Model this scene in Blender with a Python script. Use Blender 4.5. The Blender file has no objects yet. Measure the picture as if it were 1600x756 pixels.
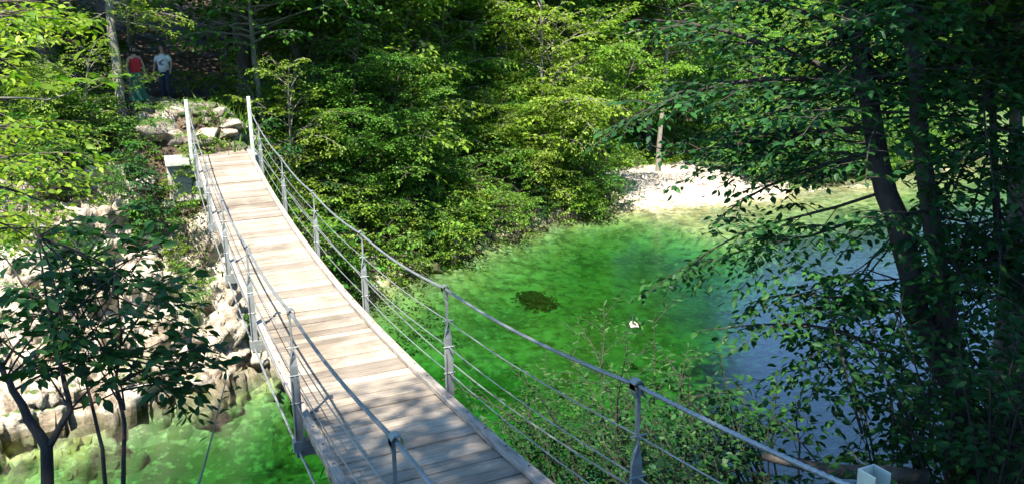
import bpy, math, random
import numpy as np
from mathutils import Vector, Matrix

# ------------------------------------------------------------------ camera
SC = bpy.context.scene
COL = SC.collection
FPX, YAW, PITCH, ROLL, HC = 1250.0, .4238, .2347, -.0123, 7.5
cy, sy, cp, sp, cr, sr = math.cos(YAW), math.sin(YAW), math.cos(PITCH), math.sin(PITCH), math.cos(ROLL), math.sin(ROLL)
_r = Vector((cy, -sy, 0)); _f = Vector((sy*cp, cy*cp, -sp)); _u = Vector((sy*sp, cy*sp, cp))
CR = _r*cr + _u*sr; CU = -sr*_r + cr*_u; CF = _f
cam_d = bpy.data.cameras.new('camera'); cam = bpy.data.objects.new('camera', cam_d); COL.objects.link(cam)
M4 = Matrix((CR, CU, -CF)).transposed().to_4x4(); M4.translation = Vector((0, 0, HC)); cam.matrix_world = M4
cam_d.sensor_width = 36; cam_d.lens = 36*FPX/1600; cam_d.clip_start = .05; cam_d.clip_end = 800
SC.camera = cam

def at(u, v, t):                       # point on the sight line of a picture position, t metres deep
    return Vector((0, 0, HC)) + (CF + CR*((u-800)/FPX) + CU*((378-v)/FPX))*t
def project(p):
    q = Vector(p) - Vector((0, 0, HC)); d = q.dot(CF)
    return (800+FPX*q.dot(CR)/d, 378-FPX*q.dot(CU)/d, d) if d > .05 else (-9999, -9999, -1)

# ------------------------------------------------------------------ light
SUN = Vector((-.35, -.50, 1)).normalized()
w = bpy.data.worlds.new('World'); SC.world = w; w.use_nodes = True
nt = w.node_tree; bg = nt.nodes['Background']; sky = nt.nodes.new('ShaderNodeTexSky')
sky.sky_type = 'NISHITA'; sky.sun_disc = False
sky.sun_elevation = math.asin(SUN.z); sky.sun_rotation = math.atan2(SUN.x, SUN.y)
sky.air_density = 1.0; sky.dust_density = .2; sky.ozone_density = 1.5
tint = nt.nodes.new('ShaderNodeMix'); tint.data_type = 'RGBA'; tint.blend_type = 'MULTIPLY'; tint.inputs[0].default_value = 1; tint.inputs[7].default_value = (.68, .89, 1.08, 1)
nt.links.new(sky.outputs[0], tint.inputs[6]); nt.links.new(tint.outputs[2], bg.inputs[0]); bg.inputs[1].default_value = .15
sl = bpy.data.lights.new('sun', 'SUN'); sl.energy = 5.0; sl.angle = math.radians(.5); sl.color = (1, .95, .86)
so = bpy.data.objects.new('sun', sl); COL.objects.link(so); so.rotation_euler = SUN.to_track_quat('Z', 'Y').to_euler(); so.location = (0, 0, 60)
SC.view_settings.view_transform = 'Standard'; SC.view_settings.look = 'None'; SC.view_settings.gamma = 1; SC.view_settings.exposure = 1.7
SC.render.engine = 'CYCLES'
SC.cycles.transparent_max_bounces = 12; SC.cycles.max_bounces = 7; SC.cycles.diffuse_bounces = 4; SC.cycles.glossy_bounces = 3
SC.cycles.transmission_bounces = 6; SC.cycles.caustics_reflective = False; SC.cycles.caustics_refractive = False
SC.cycles.sample_clamp_indirect = 6

# ------------------------------------------------------------------ numeric helpers
RT = np.random.RandomState(7).rand(65536)
def _h(ix, iy, iz, seed): return RT[((ix*73856093) ^ (iy*19349663) ^ (iz*83492791) ^ (seed*2654435)) & 65535]
def vnoise(P, seed=0):
    I = np.floor(P).astype(np.int64); F = P-I; F = F*F*(3-2*F); o = 0
    for a in (0, 1):
        for b in (0, 1):
            for c in (0, 1):
                wt = (F[:, 0] if a else 1-F[:, 0])*(F[:, 1] if b else 1-F[:, 1])*(F[:, 2] if c else 1-F[:, 2])
                o = o + wt*_h(I[:, 0]+a, I[:, 1]+b, I[:, 2]+c, seed)
    return o
def fbm(P, octv=4, seed=0):
    o, a, n = 0, 1., 0
    for k in range(octv): o = o+a*vnoise(P*2**k, seed+k); n += a; a *= .5
    return o/n
def cells(P, seed=0):                  # nearest jittered cell: its random value and the distance to its border
    I = np.floor(P).astype(np.int64); f1 = np.full(len(P), 9.); f2 = f1.copy(); v = np.zeros(len(P))
    for a in (-1, 0, 1):
        for b in (-1, 0, 1):
            for c in (-1, 0, 1):
                J = I+np.array([a, b, c])
                q = np.stack([J[:, 0]+_h(J[:, 0], J[:, 1], J[:, 2], seed+1), J[:, 1]+_h(J[:, 0], J[:, 1], J[:, 2], seed+2), J[:, 2]+_h(J[:, 0], J[:, 1], J[:, 2], seed+3)], 1)
                d = np.sqrt(((P-q)**2).sum(1)); near = d < f1
                f2 = np.where(near, f1, np.minimum(f2, d)); v = np.where(near, _h(J[:, 0], J[:, 1], J[:, 2], seed+4), v); f1 = np.where(near, d, f1)
    return v, f2-f1
def sstep(a, b, x):
    t = np.clip((x-a)/(b-a), 0, 1); return t*t*(3-2*t)

# ------------------------------------------------------------------ mesh helpers
def mesh_np(name, V, F, mat, smooth=False):
    V = np.asarray(V, np.float32); F = np.asarray(F, np.int32); k = F.shape[1]; m = bpy.data.meshes.new(name)
    m.vertices.add(len(V)); m.vertices.foreach_set('co', V.ravel())
    m.loops.add(F.size); m.loops.foreach_set('vertex_index', F.ravel())
    m.polygons.add(len(F)); m.polygons.foreach_set('loop_start', np.arange(0, F.size, k, dtype=np.int32))
    m.polygons.foreach_set('loop_total', np.full(len(F), k, np.int32))
    if smooth: m.polygons.foreach_set('use_smooth', np.ones(len(F), bool))
    m.update(calc_edges=True); m.materials.append(mat); return m
class MB:
    def __init__(s): s.v = []; s.f = []
    def add(s, V, F):
        n = len(s.v); s.v += [tuple(map(float, p)) for p in V]; s.f += [tuple(i+n for i in f) for f in F]; return s
    def box(s, c, d, ax=None, taper=1.0):        # centre, full size, optional axes; taper narrows the top
        X, Y, Z = ax or (Vector((1, 0, 0)), Vector((0, 1, 0)), Vector((0, 0, 1))); c = Vector(c); V = []
        for k in (-.5, .5):
            t = 1 if k < 0 else taper
            for i, j in ((-.5, -.5), (.5, -.5), (.5, .5), (-.5, .5)): V.append(c+X*(i*d[0]*t)+Y*(j*d[1]*t)+Z*(k*d[2]))
        return s.add(V, [(3, 2, 1, 0), (4, 5, 6, 7), (0, 1, 5, 4), (1, 2, 6, 5), (2, 3, 7, 6), (3, 0, 4, 7)])
    def tube(s, pts, rad, n=6, cap=True, lobes=0, twist=0.):
        pts = [Vector(p) for p in pts]; m = len(pts); rad = [rad]*m if isinstance(rad, (int, float)) else rad
        T0 = (pts[1]-pts[0]).normalized(); A = T0.orthogonal().normalized(); V = []; F = []; L = 0
        for i, p in enumerate(pts):
            T = (pts[min(i+1, m-1)]-pts[max(i-1, 0)]).normalized(); A = (A-T*A.dot(T)).normalized(); B = T.cross(A)
            if i: L += (p-pts[i-1]).length
            for k in range(n):
                a = 2*math.pi*k/n+twist*L; r = rad[i]*(1+(.12*math.cos(lobes*2*math.pi*k/n) if lobes else 0))
                V.append(p+A*(math.cos(a)*r)+B*(math.sin(a)*r))
        for i in range(m-1):
            for k in range(n): F.append((i*n+k, i*n+(k+1) % n, (i+1)*n+(k+1) % n, (i+1)*n+k))
        if cap: F += [tuple(range(n-1, -1, -1)), tuple((m-1)*n+k for k in range(n))]
        return s.add(V, F)
    def loft(s, rings, cap=True):                # rings: (centre, rx, ry[, angle offset]) stacked; ellipses in the XY plane
        n = 14; V = []; F = []
        for c, rx, ry in rings:
            for k in range(n): a = 2*math.pi*k/n; V.append((c[0]+rx*math.cos(a), c[1]+ry*math.sin(a), c[2]))
        for i in range(len(rings)-1):
            for k in range(n): F.append((i*n+k, i*n+(k+1) % n, (i+1)*n+(k+1) % n, (i+1)*n+k))
        if cap: F += [tuple(range(n-1, -1, -1)), tuple((len(rings)-1)*n+k for k in range(n))]
        return s.add(V, F)
    def mesh(s, name, mat, smooth=False):
        m = bpy.data.meshes.new(name); m.from_pydata(s.v, [], s.f); m.materials.append(mat)
        if smooth: m.polygons.foreach_set('use_smooth', [True]*len(m.polygons))
        m.update(); return m
    def obj(s, name, mat, parent=None, smooth=False, bevel=0): return ob(name, s.mesh(name, mat, smooth), parent, bevel=bevel)
def ob(name, mesh, parent=None, loc=None, bevel=0, **props):
    o = bpy.data.objects.new(name, mesh); COL.objects.link(o)
    if parent: o.parent = parent
    if loc is not None: o.location = loc
    if bevel:
        b = o.modifiers.new('bevel', 'BEVEL'); b.width = bevel; b.segments = 1; b.limit_method = 'ANGLE'
    for k, v in props.items(): o[k] = v
    return o
def thing(name, label, cat, loc=(0, 0, 0), rz=0, group=None, scale=1):
    o = ob(name, None, loc=loc, label=label, category=cat); o.rotation_euler = (0, 0, rz); o.scale = (scale,)*3; o.empty_display_size = .2
    if group: o['group'] = group
    return o
def copy_tree(src, loc, rz, scale, label=None, group=None, tilt=0):
    r = src.copy(); COL.objects.link(r); r.location = loc; r.rotation_euler = (tilt, 0, rz); r.scale = (scale,)*3
    if label: r['label'] = label
    if group: r['group'] = group
    for ch in src.children:
        c = ch.copy(); COL.objects.link(c); c.parent = r
        for g in ch.children: d = g.copy(); COL.objects.link(d); d.parent = c
    return r

# ------------------------------------------------------------------ materials
def mat(name): m = bpy.data.materials.new(name); m.use_nodes = True; return m, m.node_tree, m.node_tree.nodes['Principled BSDF']
def N(nt, t, **kw):
    n = nt.nodes.new('ShaderNode'+t)
    for k, v in kw.items():
        if k in n.inputs: n.inputs[k].default_value = v
        else: setattr(n, k, v)
    return n
def ramp(nt, fac, stops):
    r = nt.nodes.new('ShaderNodeValToRGB'); e = r.color_ramp.elements
    while len(e) < len(stops): e.new(.5)
    for i, (p, c) in enumerate(stops): e[i].position = p; e[i].color = (*c, 1)
    nt.links.new(fac, r.inputs[0]); return r.outputs[0]
def mixc(nt, f, a, b, mode='MIX'):
    m = nt.nodes.new('ShaderNodeMix'); m.data_type = 'RGBA'; m.blend_type = mode
    for s, v in ((0, f), (6, a), (7, b)):
        if hasattr(v, 'links'): nt.links.new(v, m.inputs[s])
        else: m.inputs[s].default_value = v if s == 0 else (*v, 1)
    return m.outputs[2]
def noise(nt, scale, detail=4, rough=.55, dist=0, coord='Object', stretch=None):
    tc = nt.nodes.new('ShaderNodeTexCoord'); n = N(nt, 'TexNoise', Scale=scale, Detail=detail, Roughness=rough, Distortion=dist); src = tc.outputs[coord]
    if stretch:
        mp = nt.nodes.new('ShaderNodeMapping'); mp.inputs['Scale'].default_value = stretch; nt.links.new(src, mp.inputs[0]); src = mp.outputs[0]
    nt.links.new(src, n.inputs['Vector']); return n.outputs['Fac']
def bump(nt, b, h, strength=.5, dist=.02):
    n = N(nt, 'Bump', Strength=strength, Distance=dist); nt.links.new(h, n.inputs['Height']); nt.links.new(n.outputs[0], b.inputs['Normal'])
def leaf_mat(name, dark, mid, light, trans=.4, rough=.42):
    m, nt, b = mat(name); geo = nt.nodes.new('ShaderNodeNewGeometry'); oi = nt.nodes.new('ShaderNodeObjectInfo')
    c = ramp(nt, geo.outputs['Random Per Island'], [(0, dark), (.5, mid), (1, light)])
    n = noise(nt, .7, 2); hv = nt.nodes.new('ShaderNodeHueSaturation')
    a = nt.nodes.new('ShaderNodeMapRange'); a.inputs[3].default_value = .478; a.inputs[4].default_value = .525
    nt.links.new(oi.outputs['Random'], a.inputs[0]); nt.links.new(a.outputs[0], hv.inputs['Hue'])
    v = nt.nodes.new('ShaderNodeMapRange'); v.inputs[1].default_value = .3; v.inputs[2].default_value = .7; v.inputs[3].default_value = .75; v.inputs[4].default_value = 1.3
    nt.links.new(n, v.inputs[0]); nt.links.new(v.outputs[0], hv.inputs['Value']); nt.links.new(c, hv.inputs['Color'])
    nt.links.new(hv.outputs[0], b.inputs['Base Color']); b.inputs['Roughness'].default_value = rough; b.inputs['Specular IOR Level'].default_value = .2
    tr = nt.nodes.new('ShaderNodeBsdfTranslucent'); t2 = mixc(nt, 1., hv.outputs[0], (1.2, 1.3, .5), 'MULTIPLY'); nt.links.new(t2, tr.inputs[0])
    mx = nt.nodes.new('ShaderNodeMixShader'); mx.inputs[0].default_value = trans
    nt.links.new(b.outputs[0], mx.inputs[1]); nt.links.new(tr.outputs[0], mx.inputs[2]); nt.links.new(mx.outputs[0], nt.nodes['Material Output'].inputs[0]); return m
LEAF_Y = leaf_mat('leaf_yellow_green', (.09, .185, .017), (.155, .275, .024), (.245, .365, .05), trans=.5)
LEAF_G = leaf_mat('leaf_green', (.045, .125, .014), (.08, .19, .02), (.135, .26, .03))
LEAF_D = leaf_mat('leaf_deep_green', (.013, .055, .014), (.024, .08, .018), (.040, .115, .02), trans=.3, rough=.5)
GRASS = leaf_mat('grass_green', (.08, .17, .02), (.12, .22, .03), (.2, .27, .05))
def rough_mat(name, stops, scale=3, rough=.9, bs=.6, bd=.02, detail=6, stretch=None, fine=None, rnd=0):
    m, nt, b = mat(name); n = noise(nt, scale, detail, .6, stretch=stretch); c = ramp(nt, n, stops)
    if rnd:
        oi = nt.nodes.new('ShaderNodeObjectInfo'); hv = nt.nodes.new('ShaderNodeHueSaturation'); a = nt.nodes.new('ShaderNodeMapRange')
        a.inputs[3].default_value = 1-rnd; a.inputs[4].default_value = 1+rnd; nt.links.new(oi.outputs['Random'], a.inputs[0]); nt.links.new(a.outputs[0], hv.inputs['Value']); nt.links.new(c, hv.inputs['Color']); c = hv.outputs[0]
    nt.links.new(c, b.inputs['Base Color']); b.inputs['Roughness'].default_value = rough
    bump(nt, b, noise(nt, fine or scale*6, 6, .65, stretch=stretch), bs, bd); return m
BARK = rough_mat('bark', [(.3, (.035, .026, .018)), (.55, (.09, .07, .05)), (.75, (.16, .14, .11))], 4, stretch=(1, 1, .25), bs=1, bd=.03)
BARK_PALE = rough_mat('bark_pale', [(.3, (.10, .085, .065)), (.5, (.22, .19, .15)), (.72, (.10, .13, .05))], 3, stretch=(1, 1, .4), bs=.8)
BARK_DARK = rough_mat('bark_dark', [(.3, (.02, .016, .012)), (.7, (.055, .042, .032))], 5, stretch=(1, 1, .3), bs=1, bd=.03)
def rock_mat(name, moss=.5, bright=1.):
    m, nt, b = mat(name); n = noise(nt, 1.6, 8, .65); g = [tuple(bright*x for x in c) for c in ((.13, .09, .06), (.36, .285, .20), (.56, .48, .37), (.66, .59, .49))]
    c = ramp(nt, n, [(.32, g[0]), (.44, g[1]), (.54, g[2]), (.68, g[3])])
    n2 = noise(nt, 6, 8, .75, .6); c = mixc(nt, ramp(nt, n2, [(.38, (.85, .85, .85)), (.5, (0, 0, 0))]), c, (.11, .09, .065))
    geo = nt.nodes.new('ShaderNodeNewGeometry'); sx = nt.nodes.new('ShaderNodeSeparateXYZ'); nt.links.new(geo.outputs['Normal'], sx.inputs[0])
    n3 = noise(nt, 1.1, 6, .6); mm = N(nt, 'Math', operation='MULTIPLY'); nt.links.new(n3, mm.inputs[0]); nt.links.new(sx.outputs[2], mm.inputs[1])
    c = mixc(nt, ramp(nt, mm.outputs[0], [(.62-.3*moss, (0, 0, 0)), (.70-.3*moss, (1, 1, 1))]), c, (.07, .105, .02))
    pz = nt.nodes.new('ShaderNodeSeparateXYZ'); nt.links.new(geo.outputs['Position'], pz.inputs[0]); za = N(nt, 'Math', operation='MULTIPLY_ADD'); za.inputs[1].default_value = -.35; nt.links.new(n2, za.inputs[0]); nt.links.new(pz.outputs[2], za.inputs[2])
    c = mixc(nt, ramp(nt, za.outputs[0], [(0, (.7, .7, .7)), (.06, (0, 0, 0))]), c, (.10, .085, .04))      # wet, algae-stained foot at the waterline
    nt.links.new(c, b.inputs['Base Color']); b.inputs['Roughness'].default_value = .9; bump(nt, b, noise(nt, 12, 8, .7), .9, .05); return m
ROCK = rock_mat('limestone', .55); ROCK_M = rock_mat('mossy_shaded_limestone', 1.15, .5); GRAVEL_ST = rough_mat('gravel_stone', [(.3, (.34, .27, .19)), (.5, (.52, .44, .34)), (.7, (.62, .55, .45))], 5, rnd=.15)  # mossy copy is also darkened overall for the shade its stones lie in
FLOOR = rough_mat('leaf_litter', [(.3, (.022, .015, .009)), (.48, (.07, .045, .024)), (.6, (.12, .08, .048)), (.72, (.05, .065, .02))], 2.2, bs=1, bd=.06, fine=14)
GRAVEL = rough_mat('gravel_ground', [(.3, (.38, .31, .22)), (.6, (.55, .47, .37))], 6, bs=1, bd=.04, fine=30)
MEADOW = rough_mat('meadow_green', [(.3, (.03, .05, .012)), (.55, (.07, .12, .02)), (.75, (.12, .16, .04))], 1.3, bs=1, bd=.1, fine=9)
SOIL = rough_mat('near_soil', [(.3, (.02, .016, .01)), (.7, (.05, .05, .02))], 3)
def wood_mat():
    m, nt, b = mat('weathered_wood'); oi = nt.nodes.new('ShaderNodeObjectInfo')
    n = noise(nt, 3.2, 8, .7, .4, stretch=(1, 9, 9)); c = ramp(nt, n, [(.30, (.12, .095, .065)), (.42, (.27, .215, .155)), (.60, (.37, .305, .235)), (.8, (.44, .37, .29))])
    st = noise(nt, 1.7, 5, .6, coord='Generated'); big = N(nt, 'TexNoise', Scale=1.1, Detail=5, Roughness=.65); geo = nt.nodes.new('ShaderNodeNewGeometry'); nt.links.new(geo.outputs['Position'], big.inputs['Vector'])
    c = mixc(nt, ramp(nt, big.outputs['Fac'], [(.36, (.8, .8, .8)), (.50, (0, 0, 0))]), c, (.17, .13, .09))
    hv = nt.nodes.new('ShaderNodeHueSaturation'); a = nt.nodes.new('ShaderNodeMapRange'); a.inputs[3].default_value = .62; a.inputs[4].default_value = 1.25
    nt.links.new(oi.outputs['Random'], a.inputs[0]); nt.links.new(a.outputs[0], hv.inputs['Value']); nt.links.new(c, hv.inputs['Color'])
    nt.links.new(hv.outputs[0], b.inputs['Base Color']); b.inputs['Roughness'].default_value = .75; bump(nt, b, noise(nt, 8, 8, .75, stretch=(1, 12, 12)), .6, .01); return m
WOOD = wood_mat()
def curb_mat():
    m, nt, b = mat('curb_wood'); n = noise(nt, 3, 8, .7, .3, stretch=(9, 1, 9)); c = ramp(nt, n, [(.3, (.12, .095, .07)), (.5, (.31, .26, .21)), (.7, (.44, .38, .32))])
    nt.links.new(c, b.inputs['Base Color']); b.inputs['Roughness'].default_value = .8; bump(nt, b, n, .5, .01); return m
CURB = curb_mat()
def metal_mat(name, col, rough=.45, metal=.75, rust=.15):
    m, nt, b = mat(name); n = noise(nt, 7, 6, .65); c = ramp(nt, n, [(.3, tuple(x*.7 for x in col)), (.6, col)])
    c = mixc(nt, ramp(nt, noise(nt, 16, 5, .7), [(.62, (0, 0, 0)), (.72, (rust,)*3)]), c, (.16, .07, .03))
    nt.links.new(c, b.inputs['Base Color']); b.inputs['Roughness'].default_value = rough; b.inputs['Metallic'].default_value = metal; bump(nt, b, n, .2, .004); return m
GALV = metal_mat('galvanised_steel', (.33, .35, .33), .5, .45, .5)
PAINT = metal_mat('grey_green_paint', (.50, .56, .48), .5, .1, .2)
CABLE = metal_mat('steel_cable', (.40, .42, .43), .4, .6, .2)
BOLT = metal_mat('rusty_bolt', (.09, .06, .045), .8, .5, .8)
CONC = rough_mat('concrete', [(.3, (.30, .28, .24)), (.7, (.47, .44, .39))], 4, bs=.4)
def plain(name, col, rough=.8, scale=30, var=.75):
    return rough_mat(name, [(.35, tuple(x*var for x in col)), (.65, col)], scale, rough, .3, .004)

def bed_mat():
    m, nt, b = mat('river_bed_stones'); n = noise(nt, .30, 6, .6, 0, stretch=(1, 1, 1.8)); c = ramp(nt, n, [(.34, (.05, .055, .022)), (.43, (.20, .17, .07)), (.53, (.44, .35, .13)), (.68, (.64, .53, .26))])
    n2 = noise(nt, 2.4, 4, .6, .0, stretch=(1, 1, 1.8)); c = mixc(nt, ramp(nt, n2, [(.42, (.85, .85, .85)), (.54, (0, 0, 0))]), c, (.08, .085, .03)); n4 = noise(nt, 4.5, 3, .6, .0, stretch=(1, 1, 1.8)); c = mixc(nt, ramp(nt, n4, [(.52, (0, 0, 0)), (.66, (.8, .8, .8))]), c, (.62, .56, .36))
    vo = N(nt, 'TexVoronoi', Scale=2.2); tc = nt.nodes.new('ShaderNodeTexCoord'); nt.links.new(tc.outputs['Object'], vo.inputs['Vector'])
    c = mixc(nt, .35, c, ramp(nt, vo.outputs['Color'], [(.2, (.14, .14, .07)), (.9, (.55, .52, .38))]))
    nt.links.new(c, b.inputs['Base Color']); b.inputs['Roughness'].default_value = .95; bump(nt, b, n2, .5, .03); return m
BED = bed_mat()
def water_mat():
    m = bpy.data.materials.new('river_water'); m.use_nodes = True; nt = m.node_tree; nt.nodes.remove(nt.nodes['Principled BSDF']); out = nt.nodes['Material Output']
    geo = nt.nodes.new('ShaderNodeNewGeometry')
    def nz(sc, det, st):
        mp = nt.nodes.new('ShaderNodeMapping'); mp.inputs['Scale'].default_value = st; mp.inputs['Rotation'].default_value = (0, 0, .5); nt.links.new(geo.outputs['Position'], mp.inputs[0])
        n = N(nt, 'TexNoise', Scale=sc, Detail=det, Roughness=.6, Distortion=.5); nt.links.new(mp.outputs[0], n.inputs['Vector']); return n.outputs['Fac']
    b1 = N(nt, 'Bump', Strength=.09, Distance=.12); nt.links.new(nz(1.5, 3, (1, 2.2, 1)), b1.inputs['Height'])
    b2 = N(nt, 'Bump', Strength=.16, Distance=.03); nt.links.new(nz(6, 4, (1, 2.0, 1)), b2.inputs['Height']); nt.links.new(b1.outputs[0], b2.inputs['Normal'])
    fr = N(nt, 'Fresnel', IOR=1.65); nt.links.new(b2.outputs[0], fr.inputs['Normal'])
    tr = nt.nodes.new('ShaderNodeBsdfTransparent'); tr.inputs[0].default_value = (.97, 1, .97, 1)
    gl = nt.nodes.new('ShaderNodeBsdfAnisotropic') if False else nt.nodes.new('ShaderNodeBsdfGlossy'); gl.inputs['Roughness'].default_value = .09; nt.links.new(b2.outputs[0], gl.inputs['Normal'])
    mx = nt.nodes.new('ShaderNodeMixShader'); nt.links.new(fr.outputs[0], mx.inputs[0]); nt.links.new(tr.outputs[0], mx.inputs[1]); nt.links.new(gl.outputs[0], mx.inputs[2]); nt.links.new(mx.outputs[0], out.inputs[0])
    va = nt.nodes.new('ShaderNodeVolumeAbsorption'); va.inputs[0].default_value = (.38, .73, .46, 1); va.inputs[1].default_value = 1.0; nt.links.new(va.outputs[0], out.inputs[1]); return m
WATER = water_mat()

# ------------------------------------------------------------------ terrain
FS = np.array([(-60, 10), (-30, 13.5), (-10, 16.2), (-3.4, 17.5), (-1.1, 17.8), (.3, 18.2), (1.8, 18.7), (2.5, 20), (4.2, 23.3), (6.7, 25.3), (8.5, 27.0), (9.8, 27.6), (12.8, 29.6), (16.1, 31.5), (20.9, 32.4), (24.8, 31.7), (28.5, 31.8), (32.3, 32.5), (40, 34), (60, 38), (120, 50)], float)
NS = np.array([(-60, -4), (-30, 2), (-8, 6), (0, 6), (6, 5.2), (9, 6.0), (13, 8.5), (19, 12.5), (30, 18), (45, 24), (120, 40)], float)
def sdist(PL, x, y):
    best = np.full(len(x), 1e9); sg = np.zeros(len(x)); s = np.zeros(len(x))
    for a, b in zip(PL[:-1], PL[1:]):
        d = b-a; t = np.clip(((x-a[0])*d[0]+(y-a[1])*d[1])/(d@d), 0, 1); qx, qy = a[0]+t*d[0], a[1]+t*d[1]
        D = np.hypot(x-qx, y-qy); c = d[0]*(y-a[1])-d[1]*(x-a[0]); m = D < best-1e-9
        best = np.where(m, D, best); sg = np.where(m, np.sign(c), sg); s = np.where(m, qx, s)
    return best*sg, s
def ground(x, y):
    x = np.atleast_1d(np.asarray(x, float)); y = np.atleast_1d(np.asarray(y, float))
    df, s = sdist(FS, x, y); dn, _ = sdist(NS, x, y); dn = -dn
    P = np.stack([x, y, x*0], 1); nz = fbm(P*.45, 4, 3)-.5; n2 = fbm(P*1.7, 3, 9)-.5
    rw = 1-sstep(2.8, 5.5, s); gw = sstep(17.5, 21.5, s)
    a = np.maximum(df, 0)
    hr = 4.75*sstep(-.6, 3.4, a)+.16*np.maximum(a-3, 0)+.85*sstep(3.2, 6.2, a)
    hm = 2.7*sstep(-.3, 2.2, a)+.33*np.maximum(a-2, 0)
    hg = .55*sstep(0, 7, a)+.10*np.maximum(a-7, 0)+.03*np.maximum(a-24, 0)
    hf = hr*rw+(1-rw)*(hm*(1-gw)+hg*gw); hf = np.minimum(hf, 15+.12*hf)
    c = np.maximum(-df, 0); depth_f = (1-gw)*(3.1+1.3*rw)*(1-np.exp(-(c/(3.2-2.2*rw))))+gw*3.0*(1-np.exp(-(c/20)**1.35))
    c2 = np.maximum(-dn, 0); depth_n = 3.4*(1-np.exp(-c2/2.0))
    an = np.maximum(dn, 0); hn = 3.2*sstep(-.2, 2.6, an)+.72*np.maximum(an-2.2, 0); hn = np.minimum(hn, 6.2+.15*hn)
    bed = -.55*np.minimum(depth_f, depth_n)+.2*nz+.1*n2*sstep(0, .5, np.minimum(c, c2))
    h = np.where(df > 0, hf+(nz*.9+n2*.3)*sstep(0, 2, a)*(1-.75*gw), np.where(dn > 0, hn+(nz*.8+n2*.3)*sstep(0, 1.5, an), bed))
    # the path that leaves the bridge
    pw = np.exp(-(np.abs(x-1.6+.30*(y-21.5))/(1.1+.9*sstep(21.8, 22.8, y)))**3)*sstep(20.5, 21.5, y)*(1-sstep(31, 36, y)); ph = 4.93+1.2*sstep(21.4, 22.7, y)+.01*np.maximum(y-22.7, 0)
    h = h*(1-pw)+(ph+.12*n2)*pw
    return h, df, dn, s
def gz(x, y): return float(ground(x, y)[0][0])
def hit(u, v, t0=3., t1=90.):                     # where a sight line first meets the ground
    ts = np.arange(t0, t1, .1); d = CF+CR*((u-800)/FPX)+CU*((378-v)/FPX)
    X, Y, Z = ts*d.x, ts*d.y, HC+ts*d.z; g = np.maximum(ground(X, Y)[0], -.0); k = np.argmax(Z < g); return Vector((X[k], Y[k], g[k])), ts[k]

def grid_mesh(xs, ys, fn):
    X, Y = np.meshgrid(xs, ys); V = fn(X.ravel(), Y.ravel()); nx, ny = len(xs), len(ys)
    I = np.arange(nx*ny).reshape(ny, nx); F = np.stack([I[:-1, :-1], I[:-1, 1:], I[1:, 1:], I[1:, :-1]], -1).reshape(-1, 4); return V, F
xs = np.concatenate([np.arange(-60, -14, 1.2), np.arange(-14, 46, .3), np.arange(46, 150, 2.)])
ys = np.concatenate([np.arange(-40, 2, 1.), np.arange(2, 46, .3), np.arange(46, 190, 2.)])
INFO = {}
def terr(x, y):
    h, df, dn, s = ground(x, y); INFO['df'], INFO['dn'], INFO['s'] = df, dn, s
    rocky = (s < 3.2) & (df > -.4) & (df < 4.2) & (x > -12) & ~((y > 21.2) & (np.abs(x-1.6+.3*(y-21.5)) < 2.2)) & (y < 23); h = np.where(rocky, h-1.3*sstep(-.4, .5, df)*(1-sstep(2.9, 3.8, df)), h); return np.stack([x, y, h], 1)
TV, TF = grid_mesh(xs, ys, terr)
fz = TV[TF, 2].mean(1); fdf = INFO['df'][TF].mean(1); fdn = INFO['dn'][TF].mean(1); fs = INFO['s'][TF].mean(1)
wet = (fdf < .15) & (fdn < .1); grv = (~wet) & (fdf > 0) & (fs > 18.5) & (fs < 31.5) & (fdf < 8.5); near = (~wet) & (~grv) & (fdn > 0); rest = ~(wet | grv | near)
def sub(mask, name, m):
    F = TF[mask]; u, inv = np.unique(F, return_inverse=True); return ob(name, mesh_np(name, TV[u], inv.reshape(-1, 4), m, True), kind='structure')
river_bed = sub(wet, 'river_bed', BED); gravel_bar = sub(grv, 'gravel_bar', GRAVEL); near_bank = sub(near, 'near_bank', SOIL); mead = rest & (fs > 19) ; forest_floor = sub(rest & ~mead, 'forest_floor', FLOOR); meadow = sub(mead, 'meadow', MEADOW)
# water body: a closed slab, its bottom under the bed
wb = MB().box((35, 60, -3.0), (260, 260, 6.0)).obj('river_water', WATER); wb['kind'] = 'structure'

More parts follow.
